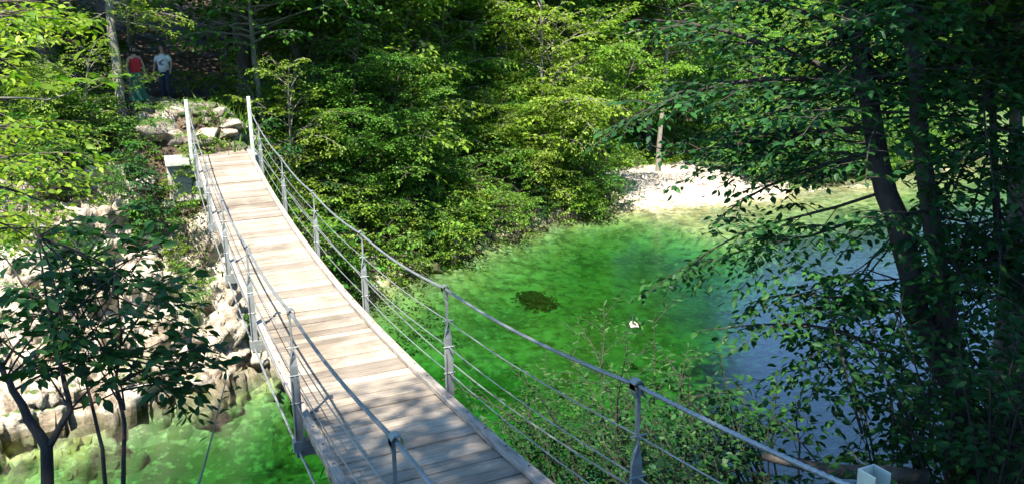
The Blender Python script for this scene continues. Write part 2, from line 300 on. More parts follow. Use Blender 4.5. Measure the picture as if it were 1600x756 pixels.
# blocky limestone bank below the bridge head
xs2 = np.arange(-12, 5.2, .075); t2 = np.arange(-.1755, 1.0001, .0135)
def bank():
    seg = np.hypot(*np.diff(FS, axis=0).T); L = np.concatenate([[0], np.cumsum(seg)]); l0, l1 = np.interp(-12, FS[:, 0], L), L[8]-.2
    ls = np.arange(l0, l1, .075); px = np.interp(ls, L, FS[:, 0]); py = np.interp(ls, L, FS[:, 1])
    k = np.ones(15)/15; px2 = np.convolve(np.pad(px, 7, 'edge'), k, 'valid'); py2 = np.convolve(np.pad(py, 7, 'edge'), k, 'valid')
    tx, ty = np.gradient(px2), np.gradient(py2); n = np.hypot(tx, ty); nx, ny = -ty/n, tx/n
    k = np.ones(41)/41; nx = np.convolve(np.pad(nx, 20, 'edge'), k, 'valid'); ny = np.convolve(np.pad(ny, 20, 'edge'), k, 'valid')
    D = t2*4.1; X = px2[None]+nx[None]*D[:, None]; Y = py2[None]+ny[None]*D[:, None]; x, y = X.ravel(), Y.ravel()
    h, df, dn, s = ground(x, y); dd = np.repeat(D, len(ls)); h = np.where(dd < 0, 2.2*dd-.1, np.maximum(h, -.2))
    h = h-1.2*sstep(20.9, 21.5, y)*(np.abs(x-1.6+.3*(y-21.5)) < 2.3)-1.5*sstep(22.4, 23, y)
    edge = sstep(4.1, 3.4, dd)*sstep(-.72, -.2, dd); h = h-(1-sstep(4.1, 3.5, dd))*.45
    P = np.stack([x, y, h*1.0], 1); Q = P*np.array([1., 1., 1.6])
    v1, e1 = cells(Q*np.array([.8, .8, 1.1])+fbm(Q*1.3, 3, 5)[:, None]*.25, 11); v2, e2 = cells(Q*np.array([2.3, 2.3, 3.2])+.15*fbm(Q*2, 2, 6)[:, None], 23); v3, e3 = cells(Q*7., 37)
    disp = (v1-.5)*.85-.16*(1-sstep(0, .12, e1))+(v2-.5)*.30-.07*(1-sstep(0, .10, e2))+(v3-.5)*.16+.3*(fbm(P*1.1, 3, 77)-.5)+.20*(fbm(P*5, 3, 78)-.5)-.10*(1-sstep(0, .12, e3))
    ox, oy = -np.tile(nx, len(D)), -np.tile(ny, len(D)); q = np.stack([ox*.75, oy*.75, np.full(len(x), .6)], 1)
    V = P+q*(disp*edge)[:, None]; I = np.arange(len(x)).reshape(len(D), len(ls)); F = np.stack([I[:-1, :-1], I[:-1, 1:], I[1:, 1:], I[1:, :-1]], -1).reshape(-1, 4); return V, F
BVv, BFf = bank()
rocky_bank = ob('rocky_bank', mesh_np('rocky_bank', BVv, BFf, ROCK), kind='structure')
rocky_bank.data.materials.append(BED); rocky_bank.data.polygons.foreach_set('material_index', (BVv[BFf, 2].mean(1) < -.22).astype(np.int32))

# ------------------------------------------------------------------ rocks
def ico(sub_):
    import bmesh
    bm = bmesh.new(); bmesh.ops.create_icosphere(bm, subdivisions=sub_, radius=1); V = np.array([v.co[:] for v in bm.verts]); F = np.array([[v.index for v in f.verts] for f in bm.faces]); bm.free(); return V, F
ICO3, ICO1, ICO2 = ico(3), ico(1), ico(2)
def rock_mesh(seed, ic=ICO3, flat=.65, m=None, planes=13):
    rs = np.random.RandomState(seed); V, F = ic; n = rs.normal(size=(planes, 3)); n /= np.linalg.norm(n, axis=1)[:, None]; d = rs.uniform(.55, 1., planes)
    dots = V@n.T; r = np.where(dots > .05, d/np.maximum(dots, .05), 9).min(1); r = np.minimum(r, 1.25); r *= 1+.16*(fbm(V*2.2+seed, 3, seed)-.5)+.18*(fbm(V*6+seed, 3, seed)-.5)
    W = V*r[:, None]*np.array([1, rs.uniform(.7, 1), flat]); return mesh_np('rock', W, F, m or ROCK)
ROCKS = [rock_mesh(40+i) for i in range(6)]; ROCKS_M = [rock_mesh(60+i, m=ROCK_M) for i in range(4)]; PEB = [rock_mesh(80+i, ICO1, .6, GRAVEL_ST, 7) for i in range(6)]; STN = [rock_mesh(90+i, ICO2, .55, GRAVEL_ST, 9) for i in range(6)]
rnd = random.Random(5)
def put_rock(mesh, p, r, parent=None, name='rock', **kw):
    o = ob(name, mesh, parent, loc=p, **kw); o.rotation_euler = (rnd.uniform(-.4, .4), rnd.uniform(-.4, .4), rnd.uniform(0, 6.3)); o.scale = (r, r*rnd.uniform(.8, 1.2), r*rnd.uniform(.8, 1.15)); return o
idx = np.random.RandomState(3).choice(len(BVv), 5000)
k = 0
for i in idx:
    p = BVv[i]; df_, s_ = sdist(FS, p[:1], p[1:2])
    if p[2] < -.3 or p[2] > 4.6 or p[0] < -6: continue
    r = rnd.uniform(.12, .30)*(1.5 if p[2] < .5 else 1)
    put_rock(ROCKS[k % 6], p, r, rocky_bank); k += 1
    if k >= 190: break
# gravel bar stones
rs = np.random.RandomState(8); n = 0; GV = []; GF = []; nv = 0
pv = [np.array([v.co[:] for v in m.vertices]) for m in PEB]; pf = [np.array([p.vertices[:] for p in m.polygons]) for m in PEB]
GX = rs.uniform(19, 42, 9000); GY = rs.uniform(30.5, 43, 9000); gh, gdf, gdn, gs = ground(GX, GY)
for x, y, h, d, s in zip(GX, GY, gh, gdf, gs):
    if d < -.8 or d > 8.3 or s < 18.5 or s > 32+rs.normal(0, .7) or n > 5200: continue
    j = n % 6; a = rs.uniform(0, 6.28); r = rs.uniform(.025, .08)*(1.8 if rs.rand() < .1 else 1); R2 = np.array([[math.cos(a), -math.sin(a), 0], [math.sin(a), math.cos(a), 0], [0, 0, 1]])
    GV.append(pv[j]*r@R2.T+np.array([x, y, h+r*.2])); GF.append(pf[j]+nv); nv += len(pv[j]); n += 1
g = ob('gravel', mesh_np('gravel', np.concatenate(GV), np.concatenate(GF), GRAVEL_ST), kind='stuff', label='pale loose gravel covering the sunlit bar')
for i in range(130):
    x, y = rnd.uniform(19, 32), rnd.uniform(31, 39); h, d, _, s = ground(x, y)
    if -.3 < d[0] < 6: put_rock(STN[i % 6], (x, y, h[0]+.03), rnd.uniform(.13, .30), gravel_bar, 'stone')
for i in range(70):                      # stones along the foot of the leafy bank and on the bed
    s = rnd.uniform(3.2, 20); j = np.interp(s, FS[:, 0], FS[:, 1]); off = rnd.uniform(-.6, .9); x, y = s+rnd.uniform(-.2, .2), j+off
    put_rock(ROCKS_M[i % 4], (x, y, gz(x, y)+.02), rnd.uniform(.15, .42), forest_floor)
for i in range(130):                       # rocky steps of the path and under the trees
    y = rnd.uniform(21.6, 30); x = 1.6-.22*(y-21.5)+rnd.gauss(0, 1.1)
    put_rock(ROCKS_M[i % 4], (x, y, gz(x, y)-.03), rnd.uniform(.08, .26), forest_floor, 'stone')

for i in range(60):                       # broken rock of the step behind the bridge head
    y = rnd.uniform(21.9, 23.4); x = 1.5-.3*(y-21.5)+rnd.uniform(-1.7, 1.5); r_ = rnd.uniform(.10, .30); put_rock((ROCKS_M, ROCKS_M, ROCKS)[i % 3][i % 4], (x, y, gz(x, y)), r_, forest_floor, 'rock')
# ------------------------------------------------------------------ foliage engine
class Leaves:
    def __init__(s): s.p = []; s.t = []; s.n = []; s.s = []
    def add(s, p, t, n, z): s.p.append(p); s.t.append(t); s.n.append(n); s.s.append(z)
    def get(s): return np.concatenate(s.p), np.concatenate(s.t), np.concatenate(s.n), np.concatenate(s.s)
def norm(a): return a/np.maximum(np.linalg.norm(a, axis=-1, keepdims=True), 1e-9)
def leaf_geo(p, t, n, z, near=False, wid=.30):
    t = norm(t); b = norm(np.cross(n, t)); n = np.cross(t, b); z = z[:, None]
    if not near:
        V = np.stack([p, p+t*z*.48+b*z*wid+n*z*.06, p+t*z-n*z*.08, p+t*z*.48-b*z*wid+n*z*.06], 1); T = [(0, 1, 2), (0, 2, 3)]
    elif near == 'mid':
        V = np.stack([p, p+t*z*.30+b*z*wid*.85+n*z*.05, p+t*z*.66+b*z*wid*.80+n*z*.03, p+t*z*1.05-n*z*.10, p+t*z*.66-b*z*wid*.80+n*z*.03, p+t*z*.30-b*z*wid*.85+n*z*.05], 1); T = [(0, 1, 2), (0, 2, 3), (0, 3, 4), (0, 4, 5)]
    else:
        st = [p, p+t*z*.12]
        for f, ww, up in ((.34, wid*.86, .02), (.60, wid*.95, .03), (.84, wid*.5, -.02)):
            c = p+t*z*f+n*z*up*1.0; st += [c+b*z*ww+n*z*.07, c, c-b*z*ww+n*z*.07]
        st.append(p+t*z*1.08-n*z*.10); V = np.stack(st, 1)
        T = [(1, 2, 3), (1, 3, 4), (2, 5, 6), (2, 6, 3), (3, 6, 7), (3, 7, 4), (5, 8, 9), (5, 9, 6), (6, 9, 10), (6, 10, 7), (8, 11, 9), (9, 11, 10), (0, 1, 3)]
    k = V.shape[1]; F = (np.arange(len(p))[:, None, None]*k+np.array(T)[None]).reshape(-1, 3); return V.reshape(-1, 3), F
UP = np.array([0, 0, 1.])
def leafline(rs, L, pts, size, flat, start=.1, gap=.62):
    """leaves in two rows along a twig"""
    d = pts[-1]-pts[0]; ln = np.linalg.norm(d); m = max(2, int(ln/(size*gap))); u = np.linspace(start, 1, m); i = u*(len(pts)-1); i0 = np.minimum(i.astype(int), len(pts)-2); f = (i-i0)[:, None]
    P = pts[i0]*(1-f)+pts[i0+1]*f; T = norm(pts[i0+1]-pts[i0]); sd = norm(np.cross(T, UP)+1e-6); sg = np.where(np.arange(m) % 2, 1., -1.)[:, None]
    fw = np.where(np.arange(m)[:, None] == m-1, 3., rs.uniform(.4, .9, (m, 1))); t = T*fw+sd*sg+rs.normal(0, .22, (m, 3))+np.array([0, 0, -.25]); nn = UP+rs.normal(0, flat, (m, 3))
    L.add(P, t, nn, size*rs.uniform(.65, 1.2, m))
def curve(rs, p, d, ln, k=6, droop=.1, wig=.08, lift=0.):
    pts = [np.array(p, float)]; d = norm(np.array(d, float)); s = ln/(k-1)
    for i in range(k-1):
        d = norm(d+np.array([0, 0, lift-droop*(i+1)/k])+rs.normal(0, wig, 3)); pts.append(pts[-1]+d*s)
    return np.array(pts)
def bough(rs, L, mb, p, d, ln, r, size, levels=2, flat=.35, droop=.12, lift=0., side=.42, dens=1., start=.22):
    """a limb with flat fans of twigs and leaves on both sides"""
    k = 7 if levels == 2 else 4; pts = curve(rs, p, d, ln, k, droop, .09, lift)
    if mb is not None and r > .0015: mb.tube(pts, list(np.linspace(r, r*.25, k)), 5 if levels == 2 else 3, False)
    if levels == 0: leafline(rs, L, pts, size, flat); return
    nb = max(3, int(ln/(size*(2.7 if levels == 2 else 1.9))*dens)); nb = min(nb, 20)
    for j in range(nb):
        f = start+(1-start)*(j+rs.uniform(.2, .8))/nb; i = f*(k-1); i0 = min(int(i), k-2); q = pts[i0]*(1-i+i0)+pts[i0+1]*(i-i0); T = norm(pts[i0+1]-pts[i0])
        sd = norm(np.cross(T, UP)+1e-6)*(1 if j % 2 else -1); dd = T*rs.uniform(.55, 1.0)+sd+np.array([0, 0, rs.normal(.05, .30)])
        bough(rs, L, mb if levels == 2 else (mb if r > .012 else None), q, dd, ln*side*(1.15-.75*f)*rs.uniform(.75, 1.25), r*.35, size, levels-1, flat, droop*1.1, 0, .5, dens)
    leafline(rs, L, pts[-3:], size, flat)
def make_tree(seed, height, crown0, spread, nl, size, leafm, barkm, rt=.12, lean=0., dens=1., levels=2, near=False, top=.35, droop=.12, gap=.0, stems=1):
    rs = np.random.RandomState(seed); L = Leaves(); mb = MB(); TP = []
    for q_ in range(stems):
        a = q_*6.28/stems+rs.uniform(0, 1.5); ld = (.10+.22*rs.rand() if stems > 1 else lean); hh = height*(1 if q_ == 0 else rs.uniform(.65, .95))
        tp = curve(rs, (0, 0, -.4), (ld*math.cos(a), ld*math.sin(a), 1), hh*.92+.4, 9, -.0, .06); tp[:, 2] = np.linspace(-.4, hh*.92, 9); TP.append(tp)
        mb.tube(tp, [rt*(1.35 if i == 0 else 1-.085*i)*(1 if q_ == 0 else .75) for i in range(9)], 8, False)
    for j in range(nl):
        f = crown0+(1-crown0)*(j+rs.uniform(0, 1))/nl; a = j*2.399
        if levels == 2 and vnoise(np.array([[math.cos(a)*1.3+seed, math.sin(a)*1.3, f*height*.42]]), seed)[0] < gap: continue
        tp = TP[j % stems]; i = f*8; i0 = min(int(i), 7); q = tp[i0]*(1-i+i0)+tp[i0+1]*(i-i0); w_ = .25 if stems == 1 else .45
        a = j*2.399+rs.normal(0, .5); g = (f-crown0)/(1-crown0); ln = spread*(math.sin(math.pi*(.22+.62*g))**.7)*rs.uniform(.5, 1.3)*(1 if g < .8 else .8)
        bough(rs, L, mb, q, (math.cos(a), math.sin(a), w_*rs.uniform(.3, 1.6)+.6*g), ln, rt*.32*(1-.5*g)+.006, size*rs.uniform(.85, 1.15), levels, .62, droop*rs.uniform(.4, 1.8), 0, .46, dens)
    p, t, n, z = L.get(); V, F = leaf_geo(p, t, n, z, near); return mb.mesh('trunk', barkm, True), mesh_np('crown', V, F, leafm), len(p), (p, t, n, z)
def plant_thing(name, label, cat, meshes, loc, rz, scale, group=None, names=('trunk', 'crown')):
    r = thing(name, label, cat, loc, rz, group, scale); ob(names[0], meshes[0], r); c = ob(names[1], meshes[1], r, kind='stuff'); return r
STAT = {}
def V_(key, *a, **k): m = make_tree(*a, **k); STAT[key] = m[2]; return m
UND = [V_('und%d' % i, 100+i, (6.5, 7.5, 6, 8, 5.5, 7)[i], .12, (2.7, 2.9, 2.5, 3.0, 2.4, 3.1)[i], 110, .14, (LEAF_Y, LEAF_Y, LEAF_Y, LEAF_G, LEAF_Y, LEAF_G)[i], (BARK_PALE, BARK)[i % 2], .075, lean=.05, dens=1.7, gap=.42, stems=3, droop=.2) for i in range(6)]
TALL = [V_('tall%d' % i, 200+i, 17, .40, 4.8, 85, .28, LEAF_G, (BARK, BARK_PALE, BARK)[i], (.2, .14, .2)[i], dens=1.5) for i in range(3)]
SHR = [V_('shr%d' % i, 300+i, (1.7, 1.3, 2.1, 1.5, 1.0)[i], .05, (1.1, 1.0, 1.2, .9, .8)[i], 26, (.15, .095, .10, .12, .09)[i], (LEAF_G, LEAF_Y, LEAF_G, LEAF_D, LEAF_Y)[i], BARK, .018, droop=.2, dens=1.5) for i in range(5)]
FAR = [V_('far%d' % i, 400+i, 11, .05, 3.9, 80, .27, (LEAF_Y, LEAF_Y)[i], BARK, .12, dens=1.6, stems=3, droop=.18) for i in range(2)]
print('leaves', STAT)
PROTO = {}
def plant(kind, i, x, y, scale, rz=None, label=None, group=None, cat='tree', name='tree', dz=-.05, tilt=0):
    rz = rnd.uniform(0, 6.28) if rz is None else rz; key = (kind, i); z = gz(x, y)+dz
    if key not in PROTO:
        meshes = dict(u=UND, t=TALL, s=SHR, f=FAR)[kind][i]; PROTO[key] = plant_thing(name, label, cat, meshes, (x, y, z), rz, scale, group, ('trunk', 'crown') if kind != 's' else ('stem', 'foliage')); o = PROTO[key]
    else: o = copy_tree(PROTO[key], (x, y, z), rz, scale, label, group, tilt)
    o.name = name; o['category'] = cat; o['label'] = label
    if group: o['group'] = group
    elif 'group' in o: del o['group']
    return o

# ------------------------------------------------------------------ footbridge
X0, X1, ZC = .95, 2.35, 1.65
def zd(x, y): return 5.13-.1786*y+.0083*y*y+.0183*(x-ZC)
def slope(y): return -.1786+.0166*y
bridge = thing('footbridge', 'narrow wooden suspension footbridge with steel posts and cable rails over the green river', 'bridge', (ZC, 2.3, zd(ZC, 2.3)))
bridge.location = (0, 0, 0)
def axes(y): t = Vector((0, 1, slope(y))).normalized(); x = Vector((1, 0, .0183)).normalized(); return x, t, x.cross(t)
PITCH_ = .178
pm = []
for i in range(8):
    q = rnd; wv = PITCH_-rnd.uniform(.008, .020); mb = MB(); nseg = 6
    V = []; F = []
    for k in range(nseg+1):
        x = -.66+1.32*k/nseg; wob = rnd.uniform(-.003, .003); cup = rnd.uniform(-.002, .003)
        V += [(x, -wv/2+wob, -.045), (x, -wv/2+wob, cup-.004), (x, -wv/2+.006+wob, cup), (x, wv/2-.006+wob, cup), (x, wv/2+wob, cup-.004), (x, wv/2+wob, -.045)]
    for k in range(nseg):
        for j in range(6): a, b = k*6+j, k*6+(j+1) % 6; F.append((a, b, b+6, a+6))
    F += [tuple(range(5, -1, -1)), tuple(nseg*6+j for j in range(6))]; pm.append(mb.add(V, F).mesh('plank', WOOD))
y = 2.45
while y < 21.2:
    X, T, Z = axes(y); o = ob('plank', pm[rnd.randrange(8)], bridge); o.matrix_local = Matrix((X, T, Z)).transposed().to_4x4()
    o.rotation_euler.z += rnd.gauss(0, .006); o.rotation_euler.x += rnd.gauss(0, .010); o.location = (ZC+rnd.gauss(0, .008), y, zd(ZC, y)+rnd.gauss(0, .0045)); y += PITCH_
PY = [3.53+3.2*k for k in range(6)]
for side, xc in ((1, X1-.07), (-1, X0+.07)):
    cuts = [2.4]+[p+.25 for p in PY[:-1]]+[PY[-1]-.3, 21.25]; cuts = sorted(cuts)
    for a, b in zip(cuts[:-1], cuts[1:]):
        n = 5; mb = MB(); V = []; F = []
        for k in range(n):
            yy = a+.006+(b-a-.012)*k/(n-1); z = zd(xc, yy)+.004
            V += [(xc-.045, yy, z), (xc+.045, yy, z), (xc+.045, yy, z+.055), (xc-.045, yy, z+.055)]
        for k in range(n-1):
            for j in range(4): p, q = k*4+j, k*4+(j+1) % 4; F.append((p, q, q+4, p+4))
        F += [(3, 2, 1, 0), tuple((n-1)*4+j for j in range(4))]; c = mb.add(V, F).obj('curb_board', CURB, bridge, bevel=.006)
        for yy in np.arange(a+.2, b-.1, .42): MB().tube([(xc+.01, yy, zd(xc, yy)+.058), (xc+.01, yy, zd(xc, yy)+.064)], .010, 6).obj('bolt', BOLT, c)
# stringers, crossbeams and bearing cables
for xs_ in (X0+.16, X1-.16):
    pts = [(xs_, yy, zd(xs_, yy)-.12) for yy in np.linspace(2.4, 21.25, 22)]; V = []; F = []; mb = MB()
    for p in pts: V += [(p[0]-.04, p[1], p[2]-.07), (p[0]+.04, p[1], p[2]-.07), (p[0]+.04, p[1], p[2]+.07), (p[0]-.04, p[1], p[2]+.07)]
    for k in range(len(pts)-1):
        for j in range(4): a, b = k*4+j, k*4+(j+1) % 4; F.append((a, b, b+4, a+4))
    mb.add(V, F).obj('stringer', CURB, bridge)
for xs_ in (X0-.02, X1+.02): MB().tube([(xs_, yy, zd(xs_, yy)-.24) for yy in np.linspace(2.2, 21.4, 40)], .012, 8, False).obj('bearing_cable', CABLE, bridge, True)
RH = 1.05
def rail(x, s_=1, off=0., far=21.1):
    ys_ = list(np.linspace(1.98, far, 420)); return [(x, yy, zd(x, yy)+RH-.035*abs(math.sin(math.pi*(yy-3.53)/3.2))+(off if yy < 3.5 else 0)+(.14*max(0, yy-19.53)/1.5)) for yy in ys_]
for x in (X0, X1+.0): MB().tube(rail(x), .0135, 12, False, lobes=6, twist=26.).obj('rail_cable', CABLE, bridge, True)
def post(x, y, out):
    p = MB(); zb = zd(x, y)-.30; zt = zd(x, y)+RH+.0; xo = x+out*.012
    # flat bar: broad lower leg, twisted shoulder, slim upper leg
    secs = [(0, .036, .010, 0), (.55, .036, .010, 0), (.64, .034, .010, .0), (.70, .026, .010, .5), (.76, .017, .010, 1.2), (.90, .016, .010, 1.4), (1.0, .016, .010, 1.4)]
    V = []; F = []
    for f, a, b, th in secs:
        z = zb+(zt-zb)*f; c, s = math.cos(th), math.sin(th)
        for i, j in ((-1, -1), (1, -1), (1, 1), (-1, 1)): V.append((xo+i*a*c-j*b*s, y+i*a*s+j*b*c, z))
    for k in range(len(secs)-1):
        for j in range(4): a, b = k*4+j, k*4+(j+1) % 4; F.append((a, b, b+4, a+4))
    F += [(3, 2, 1, 0), tuple((len(secs)-1)*4+j for j in range(4))]; o = p.add(V, F).obj('post', GALV, bridge)
    for e in (-.033, .033): MB().box((xo+e*out*0+e, y-.018, zb+.38), (.008, .028, .74)).obj('flange', GALV, o)
    h = MB(); pts = [(xo-out*.0, y, zt-.10), (x-.030, y, zt-.03), (x-.030, y, zt+.012), (x-.012, y, zt+.030), (x+.012, y, zt+.030), (x+.030, y, zt+.012), (x+.034, y, zt-.05), (x+.055, y, zt-.085)]
    V = []; F = []
    for q in pts: V += [(q[0], y-.028, q[2]), (q[0], y+.028, q[2]), (q[0]+.0, y+.028, q[2]+.007), (q[0], y-.028, q[2]+.007)]
    for k in range(len(pts)-1):
        for j in range(4): a, b = k*4+j, k*4+(j+1) % 4; F.append((a, b, b+4, a+4))
    F += [(3, 2, 1, 0), tuple((len(pts)-1)*4+j for j in range(4))]; h.add(V, F).obj('hook', GALV, o)
    for dz in (.22, .48, .74): MB().tube([(xo-.05, y-.01, zd(x, y)+dz), (xo+.06, y-.01, zd(x, y)+dz)], .007, 6).obj('bolt', GALV, o)
    MB().box((x-out*.08, y, zd(x, y)-.185), (.30, .09, .10)).obj('bracket', GALV, o)
for y in PY:
    post(X0, y, -1); post(X1, y, 1)
for y in PY: MB().box((ZC, y, zd(ZC, y)-.24), (1.5, .10, .09)).obj('crossbeam', GALV, bridge)
for x, o_ in ((X0, -1), (X1, 1)):
    for dz in (.22, .48, .74):
        MB().tube([(x+o_*.014, yy, zd(x, yy)+dz-.02*abs(math.sin(math.pi*(yy-3.53)/3.2))) for yy in np.linspace(2.4, 21.1, 80)], .0055, 5, False).obj('wire', CABLE, bridge, True)
    if o_ < 0: continue
    MB().tube([(x+o_*(.05+.75*4*f*(1-f)), 2.4+18.7*f, 5.0+(-1.55*4*f*(1-f))+.2) for f in np.linspace(0, 1, 60)], .008, 5, False).obj('wind_cable', CABLE, bridge, True)
    for y in PY[1:-1]:
        f = (y+.9-2.4)/18.7; MB().tube([(x+o_*.02, y, zd(x, y)+.6), (x+o_*(.05+.75*4*f*(1-f)), y+.9, 5.2-1.55*4*f*(1-f))], .004, 4, False).obj('tie_wire', CABLE, bridge)
# end posts
for x in (X0-.03, X1+.02):
    z = zd(x, 21.1); MB().box((x, 21.1, z+.52), (.085, .085, 1.75)).obj('end_post', PAINT, bridge, bevel=.008)
for x, rz in ((X0, 0), (X1, 0)):
    z = zd(x, 1.95); zt = z+RH+.075; c = MB(); hgt = 1.6
    c.box((x, 1.96, zt-hgt/2), (.085, .007, hgt)); c.box((x-.039, 1.92, zt-hgt/2), (.007, .075, hgt)); c.box((x+.039, 1.92, zt-hgt/2), (.007, .075, hgt)); cp_ = c.obj('channel_post', PAINT, bridge, bevel=.002)
    for dz in (.05, .14): MB().tube([(x-.02, 1.966, zt-dz), (x-.02, 1.948, zt-dz)], .009, 6).obj('bolt', BOLT, cp_)
# bridge head on the far bank
head = thing('bridge_abutment', 'pale concrete slab carrying the far end of the footbridge on the rocks', 'abutment', (ZC-.12, 22.0, 4.0))
MB().box((-.10, .12, .46), (2.2, 1.75, 1.05)).obj('block', CONC, head, bevel=.02)
MB().box((-.95, -.55, .95), (.55, 1.2, .16)).obj('wing_slab', CONC, head, bevel=.015)
for k in range(5): MB().box((0, -.58+.19*k, 1.045+.0), (1.42, .178, .05)).obj('plank', WOOD, head, bevel=.004)

# ------------------------------------------------------------------ people
SKIN = plain('skin', (.42, .25, .17), .55); HAIR = plain('dark_hair', (.03, .02, .014), .6, 60, .5); RED = plain('red_cloth', (.55, .012, .02)); TEE = plain('white_cloth', (.68, .68, .65), .85, 8, .88)
SKIRT = plain('green_cloth', (.035, .16, .085), .85, 9, .5); JEAN = plain('denim', (.018, .030, .055), .85, 20, .6); SHOE = plain('shoe', (.05, .04, .035)); GREYP = plain('grey_print', (.16, .16, .18)); EYE = plain('eye', (.02, .02, .02), .3)
def skin_body(name, chains, parent, m):
    vs = []; es = []; rd = []; key = {}
    def vert(p, r):
        kk = tuple(round(c, 4) for c in p)
        if kk not in key: key[kk] = len(vs); vs.append(p); rd.append(r)
        return key[kk]
    for ch in chains:
        prev = None
        for p, r in ch:
            i = vert(p, r)
            if prev is not None and prev != i: es.append((prev, i))
            prev = i
    me = bpy.data.meshes.new(name); me.from_pydata(vs, es, []); me.materials.append(m); o = ob(name, me, parent)
    sm = o.modifiers.new('skin', 'SKIN'); sm.use_smooth_shade = True; sv = me.skin_vertices[0].data
    for i, r in enumerate(rd): sv[i].radius = (r, r) if not isinstance(r, tuple) else r; sv[i].use_root = (i == 0)
    ss = o.modifiers.new('smooth', 'SUBSURF'); ss.levels = 1; ss.render_levels = 1; return o
def person(name, label, loc, rz, h, female, arms, legs, group=None):
    P = thing(name, label, 'person', loc, rz, None, h/1.75)
    hip, ch, nk = (0, 0, .95), (0, -.01, 1.28), (0, .0, 1.47)
    chains = [[(hip, (.14, .10)), ((0, 0, 1.08), (.125, .09)), (ch, (.15, .10)), ((0, 0, 1.40), (.12, .08)), (nk, (.055, .055)), ((0, .01, 1.54), (.052, .055)), ((0, .005, 1.60), (.072, .085)), ((0, .0, 1.67), (.078, .095)), ((0, -.005, 1.735), (.055, .065))]]
    for sgn, (el, wr) in arms:
        sh = (sgn*.175, 0, 1.40); hx, hy, hz = wr; dv = (Vector(wr)-Vector(el)).normalized()
        chains.append([((0, 0, 1.40), (.12, .08)), (sh, .052), (el, .040), (wr, .026)])
        palm = Vector(wr)+dv*.07; chains.append([(wr, .026), (tuple(palm), (.036, .016))])
        for k, (off, ln) in enumerate(((-.03, .07), (-.010, .085), (.010, .08), (.028, .065))):
            b = palm+Vector((0, off, -.005)); t = b+dv*ln+Vector((-sgn*.018, 0, 0)); chains.append([(tuple(palm), (.036, .016)), (tuple(b+dv*.02), .009), (tuple((b+t)/2+Vector((sgn*.006, 0, 0))), .008), (tuple(t), .007)])
        b = Vector(wr)+dv*.03+Vector((0, -.03, 0)); chains.append([(wr, .026), (tuple(b), .011), (tuple(b+dv*.045+Vector((0, -.018, 0))), .009)])
    for sgn, (kn, an, toe) in legs:
        chains.append([(hip, (.14, .10)), ((sgn*.095, 0, .86), .085), (kn, .055), (an, .036), (toe, .030)])
    body = skin_body('body', chains, P, SKIN)
    nose = MB(); nose.add([(0, -.112, 1.64), (-.014, -.088, 1.615), (.014, -.088, 1.615), (0, -.088, 1.665)], [(0, 1, 2), (0, 2, 3), (0, 3, 1)]).obj('nose', SKIN, P)
    for s in (-1, 1): MB().loft([((s*.030, -.088, 1.655), .010, .004), ((s*.030, -.089, 1.663), .012, .005), ((s*.030, -.088, 1.670), .009, .004)]).obj('eye', EYE, P); MB().loft([((s*.082, 0, 1.615), .008, .014), ((s*.088, 0, 1.645), .010, .022), ((s*.084, 0, 1.67), .007, .014)]).obj('ear', SKIN, P)
    MB().box((0, -.092, 1.588), (.045, .008, .008)).obj('mouth', plain('lips', (.3, .1, .09)), P)
    hr = [((0, .02, 1.60 if not female else 1.52), .088, .075), ((0, .022, 1.66), .092, .088), ((0, .015, 1.715), .088, .098), ((0, .008, 1.76), .062, .075), ((0, .005, 1.785), .02, .025)]
    MB().loft(hr).obj('hair', HAIR, P, True); return P
# woman: red sleeveless top, long green skirt
def at_ground(u, y0):                    # x that a standing figure needs at distance y0 to appear at u
    x = 0.
    for _ in range(30):
        z = gz(x, y0); uu = project((x, y0, z+.8))[0]; x += (u-uu)*y0/FPX
    return x
yw = 25.4; xw = at_ground(213, yw)
W = person('person', 'woman in red sleeveless top and long green skirt standing on the shaded forest path', (xw, yw, gz(xw, yw)), .45, 1.64, True,
           [(1, ((.25, .02, 1.15), (.27, -.05, .92))), (-1, ((-.25, .03, 1.15), (-.24, -.02, .90)))], [(1, ((.10, -.02, .48), (.09, .02, .07), (.09, -.14, .03))), (-1, ((-.10, .0, .48), (-.09, .03, .07), (-.10, -.12, .03)))])
MB().loft([((0, 0, .93), .165, .125), ((0, 0, 1.05), .145, .110), ((0, -.015, 1.25), .172, .128), ((0, -.008, 1.36), .158, .112), ((0, 0, 1.43), .085, .075)]).obj('top', RED, W, True)
def skirt():
    mb = MB(); n = 28; V = []; F = []; R = [(.99, .150, .115), (.90, .178, .140), (.6, .20, .17), (.35, .225, .20), (.14, .25, .225)]
    for k, (z, rx, ry) in enumerate(R):
        for j in range(n): a = 2*math.pi*j/n; r = 1+.045*k*math.cos(a*7); V.append((rx*r*math.cos(a), ry*r*math.sin(a), z))
    for k in range(len(R)-1):
        for j in range(n): F.append((k*n+j, k*n+(j+1) % n, (k+1)*n+(j+1) % n, (k+1)*n+j))
    return mb.add(V, F)
skirt().obj('skirt', SKIRT, W, True)
for s in (1, -1): MB().box((s*.095, -.06, .012), (.075, .22, .022)).obj('sandal', SHOE, W, bevel=.008)
ym = 27.2; xm = at_ground(257, ym)
Mn = person('person', 'man in white printed t-shirt and dark jeans walking on the shaded forest path', (xm, ym, gz(xm, ym)), -.4, 1.70, False,
            [(1, ((.27, -.03, 1.17), (.27, -.16, .96))), (-1, ((-.28, .03, 1.15), (-.30, -.02, .92)))], [(1, ((.13, -.10, .50), (.16, .02, .09), (.16, -.12, .05))), (-1, ((-.10, .02, .48), (-.10, .08, .09), (-.10, -.07, .04)))])
